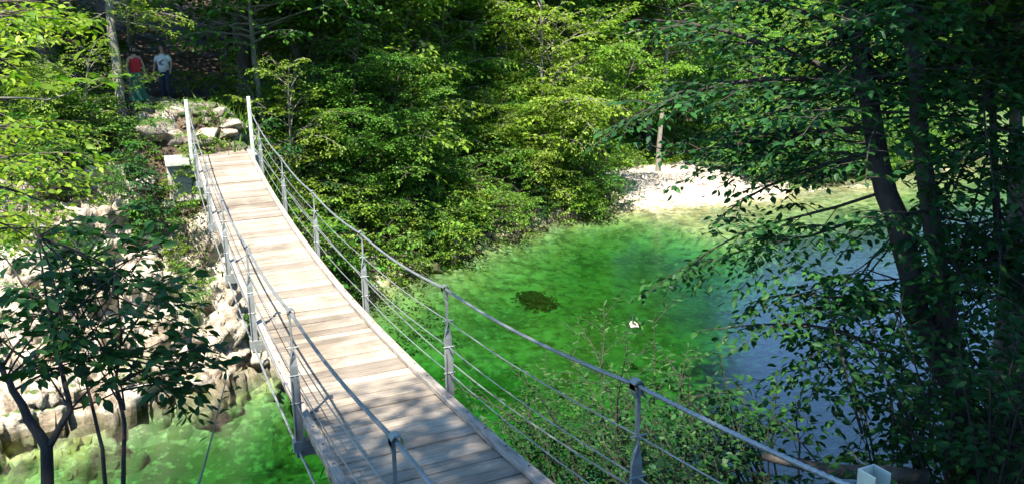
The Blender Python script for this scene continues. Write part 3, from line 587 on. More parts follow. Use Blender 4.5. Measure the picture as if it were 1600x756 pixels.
MB().loft([((0, 0, .90), .175, .128), ((0, 0, 1.05), .170, .122), ((0, -.012, 1.26), .188, .135), ((0, -.005, 1.38), .175, .115), ((0, 0, 1.45), .085, .075)]).obj('shirt', TEE, Mn, True)
for s, el in ((1, (.27, -.03, 1.17)), (-1, (-.28, .03, 1.15))):
    sh = Vector((s*.150, 0, 1.395)); e = Vector(el); MB().tube([sh, sh.lerp(e, .35), sh.lerp(e, .72)], [.075, .072, .068], 10).obj('sleeve', TEE, Mn, True)
MB().add([(-.10, -.150, 1.20), (.08, -.152, 1.30), (.09, -.150, 1.26), (-.02, -.150, 1.20), (.07, -.142, 1.10), (-.09, -.142, 1.12)], [(0, 3, 2, 1), (0, 5, 4, 3)]).obj('print', GREYP, Mn)
for s, pts in ((1, [(.09, 0, .93), (.13, -.10, .50), (.16, .02, .07)]), (-1, [(-.09, 0, .93), (-.10, .02, .48), (-.10, .08, .07)])):
    MB().tube([pts[0], Vector(pts[0]).lerp(Vector(pts[1]), .5), pts[1], Vector(pts[1]).lerp(Vector(pts[2]), .5), pts[2]], [.105, .092, .078, .072, .066], 12).obj('trouser_leg', JEAN, Mn, True)
    MB().box((pts[2][0], pts[2][1]-.06, .035), (.085, .26, .07)).obj('shoe', SHOE, Mn, bevel=.02)
MB().loft([((0, 0, .84), .165, .115), ((0, 0, .95), .165, .118)]).obj('waist', JEAN, Mn, True)

# ------------------------------------------------------------------ duck
d_, _ = hit(990, 512); DK = thing('duck', 'white bodied duck with dark head swimming on the open green water', 'duck', (d_.x, d_.y, 0), math.radians(-24), None, 1.0)
WHT = plain('white_feather', (.58, .54, .48), .8, 20); BRN = plain('brown_feather', (.16, .085, .05)); HD = plain('dark_green_head', (.01, .03, .018), .35); BILL = plain('bill', (.5, .3, .04), .4)
def body_y(rows):
    n = 12; V = []; F = []
    for y, z, rx, rz in rows:
        for k in range(n): a = 2*math.pi*k/n; V.append((rx*math.cos(a), y, z+rz*math.sin(a)))
    for i in range(len(rows)-1):
        for k in range(n): F.append((i*n+k, i*n+(k+1) % n, (i+1)*n+(k+1) % n, (i+1)*n+k))
    F += [tuple(range(n-1, -1, -1)), tuple((len(rows)-1)*n+k for k in range(n))]; return MB().add(V, F)
body_y([(-.26, .115, .010, .006), (-.22, .09, .045, .028), (-.14, .065, .090, .062), (-.02, .055, .115, .082), (.10, .06, .105, .080), (.18, .075, .070, .060), (.22, .09, .03, .03)]).obj('body', WHT, DK, True)
body_y([(-.20, .10, .02, .02), (-.12, .108, .05, .035), (.0, .115, .055, .030), (.08, .118, .045, .022), (.13, .12, .02, .01)]).obj('back_feathers', BRN, DK, True)
for s in (-1, 1): o = body_y([(-.22, .08, .006, .012), (-.12, .075, .018, .040), (.0, .075, .022, .045), (.10, .085, .010, .025)]).obj('wing', WHT, DK, True); o.location.x = s*.098
MB().tube([(0, .17, .09), (0, .205, .15), (0, .215, .21), (0, .225, .25)], [.05, .040, .034, .036], 10).obj('neck', HD, DK, True)
body_y([(.18, .265, .012, .012), (.20, .268, .032, .030), (.235, .272, .036, .034), (.27, .268, .026, .025), (.285, .262, .014, .014)]).obj('head', HD, DK, True)
body_y([(.28, .260, .014, .010), (.31, .256, .014, .006), (.34, .253, .011, .004)]).obj('bill', BILL, DK)

# ------------------------------------------------------------------ boulders and logs
def boulder(u, v, r, label, m, dz=0., pos=None, sc=(1, 1, .8)):
    p = pos or hit(u, v)[0]; o = ob('boulder', m, loc=(p.x, p.y, p.z+dz), label=label, category='boulder'); o.rotation_euler = (0, 0, rnd.uniform(0, 6)); o.scale = (r*sc[0], r*sc[1], r*sc[2]); return o
boulder(250, 200, .62, 'large grey limestone boulder above the left end post of the bridge', ROCKS_M[0], -.1)
boulder(365, 205, .33, 'pale pointed boulder beside the right end post of the bridge', ROCKS[1], .05)
boulder(470, 190, .5, 'light grey boulder in the undergrowth right of the bridge head', ROCKS_M[2], .1)
boulder(440, 320, .35, 'sunlit pale rock beside the bridge curb at the bank', ROCKS[3], .0)
pd = at(828, 455, 1); tt = (HC+.9)/(HC-pd.z); bx, by = pd.x*tt, pd.y*tt
MOSSY = rough_mat('sunken_moss', [(.3, (.012, .02, .008)), (.7, (.03, .05, .02))], 3)
bl = boulder(0, 0, .8, 'dark weedy boulder sunken in the middle of the green pool', rock_mesh(334, m=MOSSY, planes=30), 0, Vector((bx, by, gz(bx, by)-.1)), (1.25, 1.1, .5))
rs = np.random.RandomState(12); q = rs.normal(size=(2600, 3)); q = norm(q); q = q*(rs.uniform(.5, 1., (2600, 1))*(.35+1.5*fbm(q*1.3+5, 3, 9))[:, None])*np.array([1.1, 1, .7]); q[:, 2] = np.abs(q[:, 2])*.9-.2; WV, WF = leaf_geo(q, rs.normal(size=(2600, 3)), rs.normal(size=(2600, 3)), rs.uniform(.1, .28, 2600)); ob('water_weed', mesh_np('water_weed', WV, WF, MOSSY), bl, kind='stuff')
lg = MB(); a, b = at(1190, 712, 7.6), at(1450, 748, 7.2); mid = a.lerp(b, .45)+Vector((0, 0, -.05)); lg.tube([a, a.lerp(b, .25)+Vector((0, 0, -.03)), mid, a.lerp(b, .75), b], [.035, .05, .065, .07, .075], 10)
o = lg.obj('fallen_log', BARK, smooth=True); o['label'] = 'bare brown log lying across the water behind the grey channel post'; o['category'] = 'log'

# ------------------------------------------------------------------ trees by the photograph
def crown_at(kind, i, u, v, t, base=None, **kw):
    """plant so that the crown's middle is at a given place; the base stands on the ground below it"""
    c = at(u, v, t); x, y = (c.x, c.y) if base is None else base; g = gz(x, y); hm = dict(u=.6, t=.7, s=.55, f=.6)[kind]; H = dict(u=(6.5, 7.5, 6, 8, 5.5, 7), t=(17,)*3, s=(1.7, 1.3, 2.1, 1.5, 1.0), f=(11, 11))[kind][i]
    return plant(kind, i, x, y, max(.45, min(1.5, (c.z-g)/(H*hm))), **kw)
UL = [  # kind, variant, u, v, depth, label
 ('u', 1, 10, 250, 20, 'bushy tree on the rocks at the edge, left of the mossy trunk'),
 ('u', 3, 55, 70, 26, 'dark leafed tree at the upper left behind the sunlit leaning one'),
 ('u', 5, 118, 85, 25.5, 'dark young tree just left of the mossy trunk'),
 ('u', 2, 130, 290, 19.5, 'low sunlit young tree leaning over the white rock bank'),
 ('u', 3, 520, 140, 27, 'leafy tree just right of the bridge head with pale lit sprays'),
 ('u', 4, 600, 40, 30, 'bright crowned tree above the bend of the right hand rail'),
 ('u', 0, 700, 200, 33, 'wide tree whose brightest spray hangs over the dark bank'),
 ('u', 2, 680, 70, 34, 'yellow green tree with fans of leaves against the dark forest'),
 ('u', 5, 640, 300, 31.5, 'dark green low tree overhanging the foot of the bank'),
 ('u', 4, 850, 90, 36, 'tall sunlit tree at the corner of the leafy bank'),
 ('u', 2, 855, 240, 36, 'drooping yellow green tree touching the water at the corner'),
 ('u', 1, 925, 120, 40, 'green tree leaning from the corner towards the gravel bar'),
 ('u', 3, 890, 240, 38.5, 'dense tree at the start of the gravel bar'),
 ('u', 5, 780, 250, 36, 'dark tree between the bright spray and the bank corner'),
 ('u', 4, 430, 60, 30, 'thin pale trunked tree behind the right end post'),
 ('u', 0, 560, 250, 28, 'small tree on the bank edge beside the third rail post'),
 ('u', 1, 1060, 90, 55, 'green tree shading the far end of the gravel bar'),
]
for k, i, u, v, t, lab in UL: crown_at(k, i, u, v, t, label=lab)
# bulk understorey along the bank
for i in range(20):
    s = rnd.uniform(4.5, 19); off = rnd.uniform(1.2, 4.5); x = s-off*.5; y = np.interp(s, FS[:, 0], FS[:, 1])+off*.85
    plant('u', rnd.randrange(6), x, y, rnd.uniform(.45, .8), label='small leafy tree among others crowding the shaded river bank', group='young trees crowding the leafy bank')
for i in range(90):
    s = rnd.uniform(3.6, 20.5); off = rnd.uniform(-.1, 1.8); x = s-off*.45; y = np.interp(s, FS[:, 0], FS[:, 1])+off*.85
    plant('s', rnd.randrange(5), x, y, rnd.uniform(.7, 1.4), label='leafy shrub hanging over the waterline of the dark bank', group='shrubs along the foot of the leafy bank', cat='shrub', name='shrub')
for i in range(34):
    x, y = rnd.uniform(-6, 7), rnd.uniform(21.5, 29)
    if abs(x-1.6+.22*(y-21.5)) < 1.5: continue
    if ground(x, y)[1][0] < 2.8: continue
    plant('s', rnd.randrange(5), x, y, rnd.uniform(.4, .8), label='small woodland shrub growing beside the bridge head and path', group='shrubs around the bridge head', cat='shrub', name='shrub')
for (u, v, i, sc, lab) in ((300, 330, 1, .75, 'bright green shrub clinging to the rock under the left curb'), (225, 370, 0, .5, 'small green shrub growing from the white rock slope'), (275, 430, 4, .5, 'tuft of leaves in a crack of the white rock'), (310, 480, 1, .42, 'yellow green plant low on the rock beside the bridge shadow'), (320, 285, 0, .55, 'dark shrub against the concrete slab of the bridge head'), (405, 520, 3, .3, 'little leafy plant in the dark cleft below the bridge'), (180, 330, 2, .45, 'shrub on top of the white rock bank')):
    p, _ = hit(u, v); plant('s', i, p.x, p.y+.1, sc, label=lab, cat='shrub', name='shrub')
for i in range(60):
    x, y = rnd.uniform(-7, 1.0), rnd.uniform(20.0, 23.0)
    if ground(x, y)[1][0] < 2.3 or x > -.2 and y > 21.2: continue
    plant('s', (3, 0, 2)[i % 3], x, y, rnd.uniform(.5, .9), label='dark shrub on the rim of the white rock bank', group='shrubs along the rim of the white rocks', cat='shrub', name='shrub')
# slim mossy tree left of the people
st = [([at(197, 330, 20.2), at(193, 230, 20.2), at(186, 140, 20.2), at(176, 60, 20.1), at(168, -60, 20.1), at(160, -200, 20.1)], [.16, .13, .12, .11, .09, .06])]; r_ = random.Random(4); bo = []
for k in range(16): s_ = at(174+r_.uniform(-4, 4), r_.uniform(-60, 40), 20.1); bo.append((s_, s_+Vector((r_.uniform(-.6, 1.9), r_.uniform(-1.4, .5), r_.uniform(-.35, .15))), .018))
for k in range(5): s_ = at(190, r_.uniform(190, 250), 20.2); bo.append((s_, s_+Vector((r_.uniform(-1., 1.), r_.uniform(-1, .2), r_.uniform(-.3, .15))), .012))
MOSSY_TREE = ('broadleaf_tree', 'slim mossy tree with a bright yellow green top left of the two people', 'tree', 41, st, bo)
for i in range(60):
    p = BVv[rnd.randrange(len(BVv))]; z_ = p[2]
    if not (.4 < z_ < 4.8) or p[0] < -6.5 or rnd.random() < .25*(z_ < 2): continue
    plant('s', rnd.choice((0, 1, 2, 4)), float(p[0]), float(p[1]), rnd.uniform(.16, .42), label='small green plant rooted in the cracks of the white rock', group='small plants in the white rock', cat='plant', name='plant', dz=-.1)
for i in range(70):
    s = rnd.uniform(30.5, 52); off = rnd.uniform(-.1, 5); plant('s', rnd.randrange(5), s, float(np.interp(s, FS[:, 0], FS[:, 1]))+off, rnd.uniform(1.2, 2.2), label='leafy bush growing over the far right end of the gravel bar', group='bushes on the far end of the gravel bar', cat='shrub', name='shrub')
for i in range(5):                       # pale slender trees near the bank
    x, y, sc = ((3.6, 27.5, .75), (7.2, 31.5, .7), (10.4, 33, .8), (5.4, 29.6, .6), (14.5, 36, .8))[i]
    plant('t', 1, x, y, sc, label=('slender pale trunked tree nearest the right end post', 'slender pale tree behind the bend of the bank', 'pale trunked tree above the hanging bright spray', 'thin pale tree in the undergrowth right of the bridge head', 'pale trunked tree near the corner of the leafy bank')[i])
for u, v, t, du, dv, lab in ((120, 70, 21, 45, 25, 'bare pale dead branch left of the mossy trunk'), (590, 60, 31, 80, 50, 'bare grey dead branch among the bright crowns'), (890, 30, 36, -70, 15, 'thin dead branch sticking out of the corner trees')):
    a_ = at(u, v, t); b_ = at(u+du, v+dv, t); D_ = thing('dead_branch', lab, 'dead branch'); rs = np.random.RandomState(u); main = curve(rs, a_, b_-a_, (b_-a_).length, 8, .0, .25); MB().tube([tuple(q) for q in main], list(np.linspace(.035, .01, 8)), 5).obj('stem', BARK_PALE, D_, True)
    for k in range(1, 7): q = main[k]; e = curve(rs, q, main[k]-main[k-1]+rs.normal(0, .25, 3), .5, 5, 0, .25); MB().tube([tuple(z_) for z_ in e], list(np.linspace(.014, .004, 5)), 4).obj('side_twig', BARK_PALE, D_, True)
# forest interior: tall trunks
pts = []
for (u, v, t, sc) in ((370, 140, 27, 1.25), (480, 175, 29, .8), (655, 150, 36, .9), (100, 160, 24, .9), (20, 200, 24, .8), (790, 190, 40, .9), (565, 140, 34, .8), (1030, 215, 46, 1.1)):
    p = at(u, v, t); pts.append((p.x, p.y, sc))
tries = 0
while len(pts) < 48 and tries < 4000:
    tries += 1; x, y = rnd.uniform(-22, 26), rnd.uniform(23, 62); h, df, _, s = ground(x, y)
    if df[0] < 5.5 or (s[0] > 17 and df[0] < 9) or abs(x-1.6+.22*(y-21.5)) < 2.2 and y < 34 or any((x-a)**2+(y-b)**2 < 10 for a, b, _ in pts): continue
    pts.append((x, y, rnd.uniform(.8, 1.2)))
LT = {0: 'thick dark trunk standing on the path behind the right end post', 1: 'slender leaning grey trunk right of the bridge head', 2: 'straight mossy trunk behind the brightest spray', 3: 'dark trunk left of the mossy tree and the people', 4: 'dark trunk at the left edge of the wood', 5: 'crooked trunk in the dark gap near the bank corner', 6: 'pale forked trunk between two lit crowns', 7: 'big dark leaning tree at the back of the gravel bar'}
for j, (x, y, sc) in enumerate(pts):
    plant('t', j % 3, x, y, sc, label=LT.get(j, 'tall tree in the dark interior of the wood'), group=None if j in LT else 'tall trees inside the wood')
for x, y, sc, lab in ((-6.0, 22.8, .95, 'tall tree rooted above the white rocks left of the mossy one'), (-1.9, 23.3, 1., 'tall grey trunk close behind the mossy tree'), (-7.5, 20.2, 1., 'tall tree at the left edge above the white rocks'), (-3.4, 27.2, 1., 'tall trunk added behind the woman in red to shade the slope'), (4.9, 29.4, 1., 'added shade tree right of the path behind the slender tree'), (-.4, 32, 1., 'added shade tree at the top of the path behind the people'), (3.1, 33.5, 1., 'added shade tree right of the top of the path'), (16.5, 36.5, 1., 'tall tree added at the bank corner to block reflected sky'), (20.5, 40.5, 1.1, 'tall tree added behind the near gravel bar to block reflected sky'), (25, 42.5, 1.1, 'tall tree added behind the middle gravel bar to block reflected sky')):  # path trunks added to shade the slope, gravel bar ones to block reflected sky
    plant('t', int(abs(x)*3) % 3, x, y, sc, label=lab)
for x, y in ((18.5, 38.6), (22.8, 42.4), (14, 39.5), (19, 44), (28.5, 42.2), (25.5, 44.5)):  # row added so the water mirrors trees instead of bright sky
    plant('t', 0, x, y, rnd.uniform(.95, 1.15), label='tall tree in the sky blocking row added behind the gravel bar', group='added sky blocking trees behind the gravel bar')
# open hillside beyond the gravel bar
tries = n = 0; fp = []
while n < 190 and tries < 5000:
    tries += 1; x, y = rnd.uniform(14, 135), rnd.uniform(37, 120); h, df, _, s = ground(x, y)
    if df[0] < 8 or s[0] < 16 or any((x-a)**2+(y-b)**2 < 14 for a, b in fp): continue
    fp.append((x, y)); n += 1
    plant('f', rnd.randrange(2), x, y, rnd.uniform(.7, 1.0)+(.35 if math.hypot(x, y) > 85 else 0), label='sunlit tree on the slope behind the gravel bar', group='trees on the slope behind the gravel bar')
for i in range(30):
    s = rnd.uniform(19, 44); off = rnd.uniform(8, 11); x, y = s, np.interp(s, FS[:, 0], FS[:, 1])+off
    plant('s', rnd.randrange(5), x, y, rnd.uniform(.6, 1.3), label='low green shrub along the back of the gravel bar', group='shrubs behind the gravel bar', cat='shrub', name='shrub')
# near bank trees that overhang and shade this side of the river
for j, (x, y, sc) in enumerate(((-7.0, -6.0, 1.), (-5.3, -2.3, .75), (-2.8, -6.6, .95), (5.7, -1.5, .85), (8, 1.2, .9), (8.5, -1.5, 1.), (13, 2.5, 1.), (18, 5.5, 1.), (14.8, 9.2, 1.), (19.7, 12.6, 1.), (9.9, 5.6, 1.1), (11.8, 7.4, 1.15), (25.5, 14.6, 1.), (-14, 0, 1.), (31, 12, 1.1), (38, 14, 1.1), (11.5, 5, .8))):
    plant('t', j % 3, x, y, sc, 1.7*j, label='tall tree of the near bank shading the water', group='tall trees of the near bank')

# ------------------------------------------------------------------ close foliage, each big leaf a part of its own
NEARLEAF = {}
def leaf_parts(parent, arr, m, cnt=300, wid=.30):
    p, t, n, z = arr; V, F = leaf_geo(p, t, n, z, True, wid)
    pm = (np.array(parent.matrix_world) if False else np.eye(4)); d = p-np.array([0, 0, HC]); dep = d@np.array(CF); u = 800+FPX*(d@np.array(CR))/np.maximum(dep, .1); v = 378-FPX*(d@np.array(CU))/np.maximum(dep, .1)
    sz = np.where((dep > .5) & (u > 0) & (u < 1600) & (v > 0) & (v < 756), z/np.maximum(dep, .1), 0); order = np.argsort(-sz); big = set(order[:cnt][sz[order[:cnt]] > 0].tolist())
    if (m.name, wid) not in NEARLEAF:
        a, b = leaf_geo(np.zeros((1, 3)), np.array([[0, 1., 0]]), np.array([[0, 0, 1.]]), np.ones(1), True, wid); NEARLEAF[(m.name, wid)] = mesh_np('leaf', a, b, m, True)
    me = NEARLEAF[(m.name, wid)]; T = norm(t); B = norm(np.cross(n, T)); Nn = np.cross(T, B)
    for i in big:
        # local x = -(n x t) for a leaf that points along +y with its normal up
        o = ob('leaf', me, parent); Mx = Matrix(((-B[i][0], T[i][0], Nn[i][0], 0), (-B[i][1], T[i][1], Nn[i][1], 0), (-B[i][2], T[i][2], Nn[i][2], 0), (0, 0, 0, 1)))
        o.matrix_local = Matrix.Translation(Vector(p[i])) @ Mx @ Matrix.Scale(float(z[i]), 4)
    keep = np.array([i not in big for i in range(len(p))])
    if keep.any():
        V, F = leaf_geo(p[keep], t[keep], n[keep], z[keep], 'mid', wid); ob('foliage', mesh_np('foliage', V, F, m, True), parent, kind='stuff')
def custom(name, label, cat, seed, stems, boughs, size, leafm, barkm, levels=2, dens=1., wid=.30, droop=.12, flat=.4, twigs=.010, cnt=300):
    """stems: polylines with radii; boughs: (start, end, radius)"""
    rs = np.random.RandomState(seed); L = Leaves(); P = thing(name, label, cat)
    for pts, ra in stems:
        mb = MB(); q = [Vector(a) for a in pts]; fine = []; rr = []
        for k in range(len(q)-1):
            for f in np.linspace(0, 1, 5)[:-1]: fine.append(q[k].lerp(q[k+1], f)+Vector(rs.normal(0, .35*ra[k]*.5, 3))); rr.append(ra[k]+(ra[k+1]-ra[k])*f)
        fine.append(q[-1]); rr.append(ra[-1]); mb.tube(fine, rr, 9).obj('trunk' if ra[0] > .06 else 'stem', barkm, P, True)
    for a, b, r in boughs:
        mb = MB(); a, b = Vector(a), Vector(b); d = b-a; bough(rs, L, mb, a, d+Vector((0, 0, d.length*.06)), d.length*1.03, r, size, levels, flat, droop, 0, .42, dens, .15); mb.obj('branch', barkm, P, True)
    leaf_parts(P, L.get(), leafm, cnt, wid); return P
g0 = gz(8.0, 5.2)
custom(*MOSSY_TREE, .095, LEAF_Y, BARK_PALE, dens=1.5, cnt=150)
A = lambda u, v, t: at(u, v, t)
# the big double trunked tree on the right
stems = [([(8.3, 5.0, g0-.5), A(1500, 640, 8.8), A(1440, 480, 9.2), A(1385, 300, 9.6), A(1350, 120, 10), A(1300, -120, 10.6), A(1260, -420, 11.4)], [.21, .165, .15, .13, .11, .085, .045]),
         ([(8.6, 4.9, g0-.5), A(1490, 560, 8.9), A(1445, 300, 9.1), A(1425, 60, 9.4), A(1410, -200, 10), A(1440, -480, 11)], [.17, .11, .10, .09, .075, .045]),
         ([(9.6, 4.6, gz(9.6, 4.6)-.3), A(1560, 360, 9.4), A(1545, 60, 9.8), A(1530, -300, 10.5)], [.06, .045, .04, .03])]
rb = random.Random(11); bo = [(A(1400, 552, 8.9), A(1120, 470, 10.2), .028), (A(1430, 480, 9.0), A(1180, 440, 10.3), .03), (A(1390, 330, 9.5), A(1060, 440, 11), .022), (A(1380, 300, 9.6), A(1000, 400, 11.2), .022),
      (A(1350, 130, 10), A(1000, 60, 11), .05), (A(1350, 130, 10), A(960, 130, 11.5), .045), (A(1360, 200, 9.8), A(1040, 210, 11), .04), (A(1350, 60, 10), A(1080, -30, 11), .04), (A(1375, 240, 9.7), A(1120, 290, 10.6), .035)]
for k in range(62):                      # upper crown
    u0, v0 = rb.choice([(1350, 120), (1425, 60), (1545, 60), (1300, -100), (1410, -60), (1370, 200), (1540, 160)]); a = rb.uniform(0, 6.28); L_ = rb.uniform(1.3, 2.7); s = A(u0, v0+rb.uniform(-70, 50), 9.6)
    bo.append((s, s+Vector((math.cos(a)*L_, math.sin(a)*L_, rb.uniform(-.4, .5))), .02))
for k in range(60):                      # heavy dark boughs on the right side
    u0, v0 = rb.choice([(1560, 360), (1500, 640), (1480, 500), (1450, 330), (1555, 250)]); s = A(u0, v0+rb.uniform(-60, 60), 9.3)
    e = A(rb.uniform(1420, 1700), v0+rb.uniform(-160, 200), rb.uniform(7.6, 10.6)); bo.append((s, e, .02))
for k in range(12):                      # sparse sprays over the water
    u0, v0 = rb.choice([(1400, 400), (1390, 330), (1430, 470)]); s = A(u0, v0+rb.uniform(-40, 40), 9.4); bo.append((s, A(rb.uniform(1180, 1360), v0+rb.uniform(-60, 200), rb.uniform(8.6, 10.4)), .012))
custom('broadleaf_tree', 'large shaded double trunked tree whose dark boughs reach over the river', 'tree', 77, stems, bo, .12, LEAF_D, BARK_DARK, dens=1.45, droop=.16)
# bushes of the near bank, right and centre
def bush(name, label, seed, u, v, t, H, R, n, size=.105, m=LEAF_D, wid=.3, cnt=300, up=.9, dens=.8, base=None):
    c = A(u, v, t); gx, gy = (base or (c.x, c.y)); g = gz(gx, gy); r = random.Random(seed); st = []; bo = []; n = int(n*(1.25 if seed > 502 else 1.7))
    for k in range(n):
        a = k*2.4+r.uniform(-.4, .4); f = r.uniform(.15, 1); b0 = Vector((gx, gy, g-.2)); e = c+Vector((math.cos(a)*R*f, math.sin(a)*R*f, H*(r.uniform(.2, 1)-.5)*up)); s = b0.lerp(e, r.uniform(.25, .5)) if (e-b0).length > 2.5 else b0
        if k % 3 == 0: st.append(([b0, b0.lerp(s, .5)+Vector((r.uniform(-.1, .1), r.uniform(-.1, .1), 0)), s], [.035, .03, .022]))
        bo.append((s.lerp(e, .35) if (e-b0).length > 2.5 else s, e, .016))
    return custom(name, label, 'bush', seed, st, bo, size, m, BARK_DARK, dens=dens, wid=wid, cnt=cnt)
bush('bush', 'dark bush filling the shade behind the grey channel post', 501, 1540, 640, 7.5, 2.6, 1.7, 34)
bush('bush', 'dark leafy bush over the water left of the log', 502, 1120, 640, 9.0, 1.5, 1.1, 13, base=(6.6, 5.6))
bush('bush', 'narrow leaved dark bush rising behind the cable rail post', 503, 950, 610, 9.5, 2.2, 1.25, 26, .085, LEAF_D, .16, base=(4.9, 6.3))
bush('bush', 'shaded green bush growing beneath the right side wires', 504, 840, 700, 9.5, 1.5, 1.2, 24, .085, LEAF_D, .24, base=(4.3, 6.6))  # darker leaf colour stands in for shade on this bush
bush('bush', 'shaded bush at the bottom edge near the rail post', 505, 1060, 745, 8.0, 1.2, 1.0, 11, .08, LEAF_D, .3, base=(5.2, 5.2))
# shrub with bare forked stems and dark leaves on the left
ls = [([A(75, 860, 5.2), A(72, 700, 5.2), A(20, 610, 5.2), A(0, 570, 5.3)], [.042, .038, .022, .016]), ([A(75, 700, 5.2), A(110, 640, 5.2), A(92, 560, 5.3), A(75, 480, 5.4), A(55, 340, 5.6)], [.024, .019, .013, .009, .005]),
      ([A(175, 860, 5.4), A(160, 700, 5.4), A(135, 600, 5.4), A(120, 540, 5.5)], [.016, .013, .010, .006]), ([A(190, 860, 5.5), A(195, 660, 5.5), A(180, 600, 5.5), A(190, 520, 5.6), A(178, 400, 5.7)], [.018, .014, .010, .007, .004])]
lb = [(A(0, 580, 5.3), A(60, 470, 5.6), .012), (A(20, 610, 5.2), A(180, 560, 5.5), .010), (A(92, 560, 5.3), A(240, 500, 5.6), .012), (A(80, 520, 5.4), A(10, 430, 5.6), .010), (A(125, 560, 5.4), A(290, 560, 5.7), .010), (A(185, 600, 5.5), A(330, 520, 5.8), .012),
      (A(190, 540, 5.6), A(260, 400, 5.8), .010), (A(120, 540, 5.5), A(150, 420, 5.7), .010), (A(75, 500, 5.4), A(120, 400, 5.6), .010), (A(185, 610, 5.5), A(320, 600, 5.7), .009), (A(60, 480, 5.5), A(-20, 380, 5.7), .010), (A(150, 440, 5.7), A(240, 370, 5.8), .009), (A(40, 560, 5.3), A(-30, 520, 5.3), .01), (A(130, 470, 5.6), A(300, 450, 5.8), .009), (A(110, 430, 5.6), A(200, 330, 5.9), .008)]
for k in range(36):
    u0, v0 = rb.choice([(10, 590), (92, 560), (70, 430), (125, 560), (188, 560), (150, 440), (60, 370), (195, 640), (180, 430), (110, 640)]); u1, v1 = rb.choice([(rb.uniform(-40, 200), rb.uniform(310, 640)), (rb.uniform(140, 340), rb.uniform(400, 680)), (rb.uniform(60, 270), rb.uniform(320, 480))]); lb.append((A(u0, v0, 5.4), A(u1, v1, rb.uniform(5.1, 6.1)), .008))
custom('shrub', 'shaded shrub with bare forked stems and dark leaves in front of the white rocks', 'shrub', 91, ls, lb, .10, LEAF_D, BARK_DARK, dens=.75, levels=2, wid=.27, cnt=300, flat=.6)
# sunlit tree at the left edge and its nearest twig
gl_ = (-3.2, 8.0)
b = [(A(-60, 60, 6.5), A(40, 110, 7), .02), (A(-90, 180, 6.5), A(60, 230, 7.5), .02), (A(-90, 10, 6.5), A(60, 20, 7.2), .02), (A(-90, 280, 7), A(110, 300, 8), .02), (A(-90, 330, 7), A(60, 360, 7.8), .018), (A(-120, 120, 6.5), A(10, 170, 7), .02), (A(-60, 240, 8), A(150, 250, 9), .018), (A(-60, 370, 7.5), A(130, 350, 8.3), .018), (A(-60, 200, 8.5), A(110, 190, 9.5), .018), (A(-60, 110, 8.5), A(60, 60, 9.5), .018)]
for k in range(22):
    v0 = rb.choice([rb.uniform(-20, 120), rb.uniform(170, 400), rb.uniform(200, 360)]); t0 = rb.uniform(6.5, 10); b.append((A(-90, v0, t0), A(rb.uniform(20, 150), v0+rb.uniform(-60, 60), t0+.8), .012))
custom('leaning_tree', 'sunlit light green tree reaching in at the upper left edge', 'tree', 93, [([(-4.6, 5.4, gz(-4.6, 5.4)-.3), A(-150, 420, 7), A(-100, 150, 7), A(-60, -100, 7.4)], [.11, .09, .07, .05])], b, .095, LEAF_Y, BARK, dens=1.7, wid=.28)
def twig(label, seed, a, b, n, size, m, wid=.28):
    rs = np.random.RandomState(seed); P = thing('twig', label, 'twig'); L = Leaves(); a, b = np.array(a), np.array(b); c = [a+(b-a)*f+rs.normal(0, .015, 3)-np.array([0, 0, .08*math.sin(3.1*f)]) for f in np.linspace(0, 1, 7)]
    MB().tube([tuple(x) for x in c], list(np.linspace(.009, .003, 7)), 6).obj('stem', BARK_PALE, P, True)
    c = np.array(c)
    for k in range(n):
        f = .35+.65*(k+.5)/n; q = a+(b-a)*f; d = norm(b-a); sd = norm(np.cross(d, UP))*(1 if k % 2 else -1); e = q+(d*.6+sd+np.array([0, 0, rs.normal(.1, .3)]))*size*rs.uniform(.8, 1.4)
        leafline(rs, L, np.array([q, (q+e)/2, e]), size, .45, 0., .8)
    leafline(rs, L, c[-3:], size, .4); leaf_parts(P, L.get(), m, 300, wid); return P
twig('single close twig with broad sunlit leaves in front of the dark wood', 95, A(-40, 150, 5.0), A(165, 120, 5.6), 11, .125, LEAF_Y, .26)
twig('bare looking thin twig drooping over the water below the shaded shrub', 96, A(300, 770, 5.2), A(352, 600, 5.4), 2, .09, LEAF_D, .2)

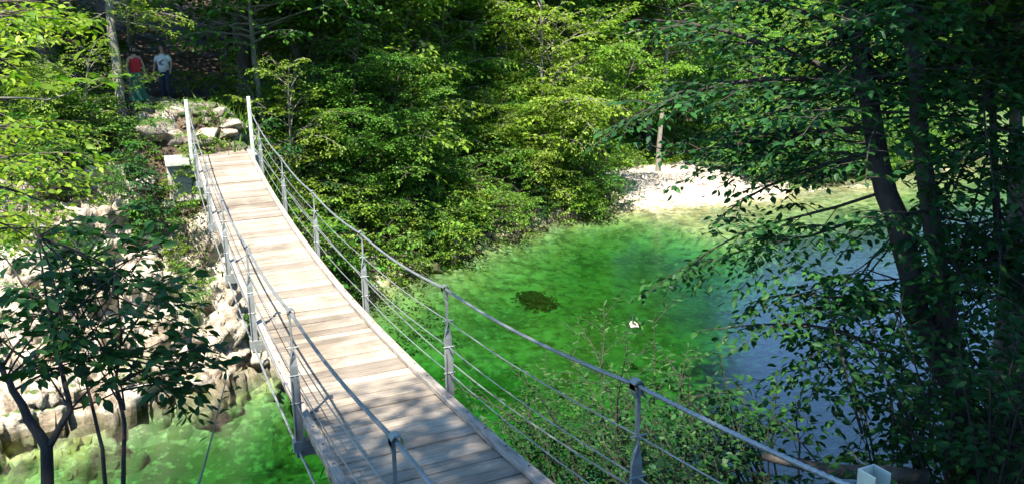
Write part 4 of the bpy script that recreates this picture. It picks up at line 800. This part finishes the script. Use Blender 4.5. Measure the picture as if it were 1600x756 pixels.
# ------------------------------------------------------------------ ground cover and grasses
def scatter(name, label, n, fn, size, m, tall=1., blades=False, seed=1):
    rs = np.random.RandomState(seed); x, y = fn(rs, n); h, df, dn, s = ground(x, y); P = np.stack([x, y, h-.01], 1); k = len(x)
    if blades: t = np.stack([rs.normal(0, .45, k), rs.normal(0, .45, k), np.full(k, tall)], 1); nn = np.stack([rs.normal(size=k), rs.normal(size=k), np.zeros(k)], 1); V, F = leaf_geo(P, t, nn, size*rs.uniform(.6, 1.4, k), False, .035)
    else: P[:, 2] += rs.uniform(.02, .18*tall, k); t = rs.normal(size=(k, 3))*np.array([1, 1, .25]); V, F = leaf_geo(P, t, UP+rs.normal(0, .45, (k, 3)), size*rs.uniform(.6, 1.3, k))
    return ob(name, mesh_np(name, V, F, m), kind='stuff', label=label)
def alongfar(s0, s1, d0, d1):
    def f(rs, n):
        s = rs.uniform(s0, s1, n); off = d0+(d1-d0)*rs.rand(n); x = s-off*.35; y = np.interp(s, FS[:, 0], FS[:, 1])+off; keep = (fbm(np.stack([x, y, x*0], 1)*.8, 3, 4) > .46) & (sdist(FS, x, y)[0] > .25); keep &= ~((np.abs(x-1.6+.22*(y-21.5)) < 1.0) & (y > 20) & (y < 33)); return x[keep], y[keep]
    return f
scatter('ground_cover', 'low green herbs covering the bank and forest edge', 60000, alongfar(2.8, 20, .3, 7), .09, LEAF_G, 1.6, seed=2)
scatter('ground_cover', 'bright green herbs behind the gravel bar', 60000, alongfar(19, 52, 7.5, 18), .17, LEAF_Y, 2.2, seed=3)
scatter('moss_and_herbs', 'herbs on the rock slope left of the bridge', 9000, lambda rs, n: (lambda x, y: (x[(fbm(np.stack([x, y, x*0], 1)*1.6, 3, 8) > .56)], y[(fbm(np.stack([x, y, x*0], 1)*1.6, 3, 8) > .56)]))(rs.uniform(-7, 2.2, n), rs.uniform(19, 24, n)), .07, LEAF_G, 1.5, seed=5)
scatter('grass', 'long grass beside the bridge head', 5000, lambda rs, n: (rs.normal(3.2, .5, n), rs.normal(21.8, 1.2, n)), .45, GRASS, 1., True, seed=6)
scatter('fallen_leaves', 'brown fallen leaves on the woodland path', 16000, lambda rs, n: (rs.uniform(-6, 8, n), rs.uniform(21.5, 34, n)), .10, plain('dead_leaf', (.15, .085, .045), .8, 6, .4), .15, seed=7)
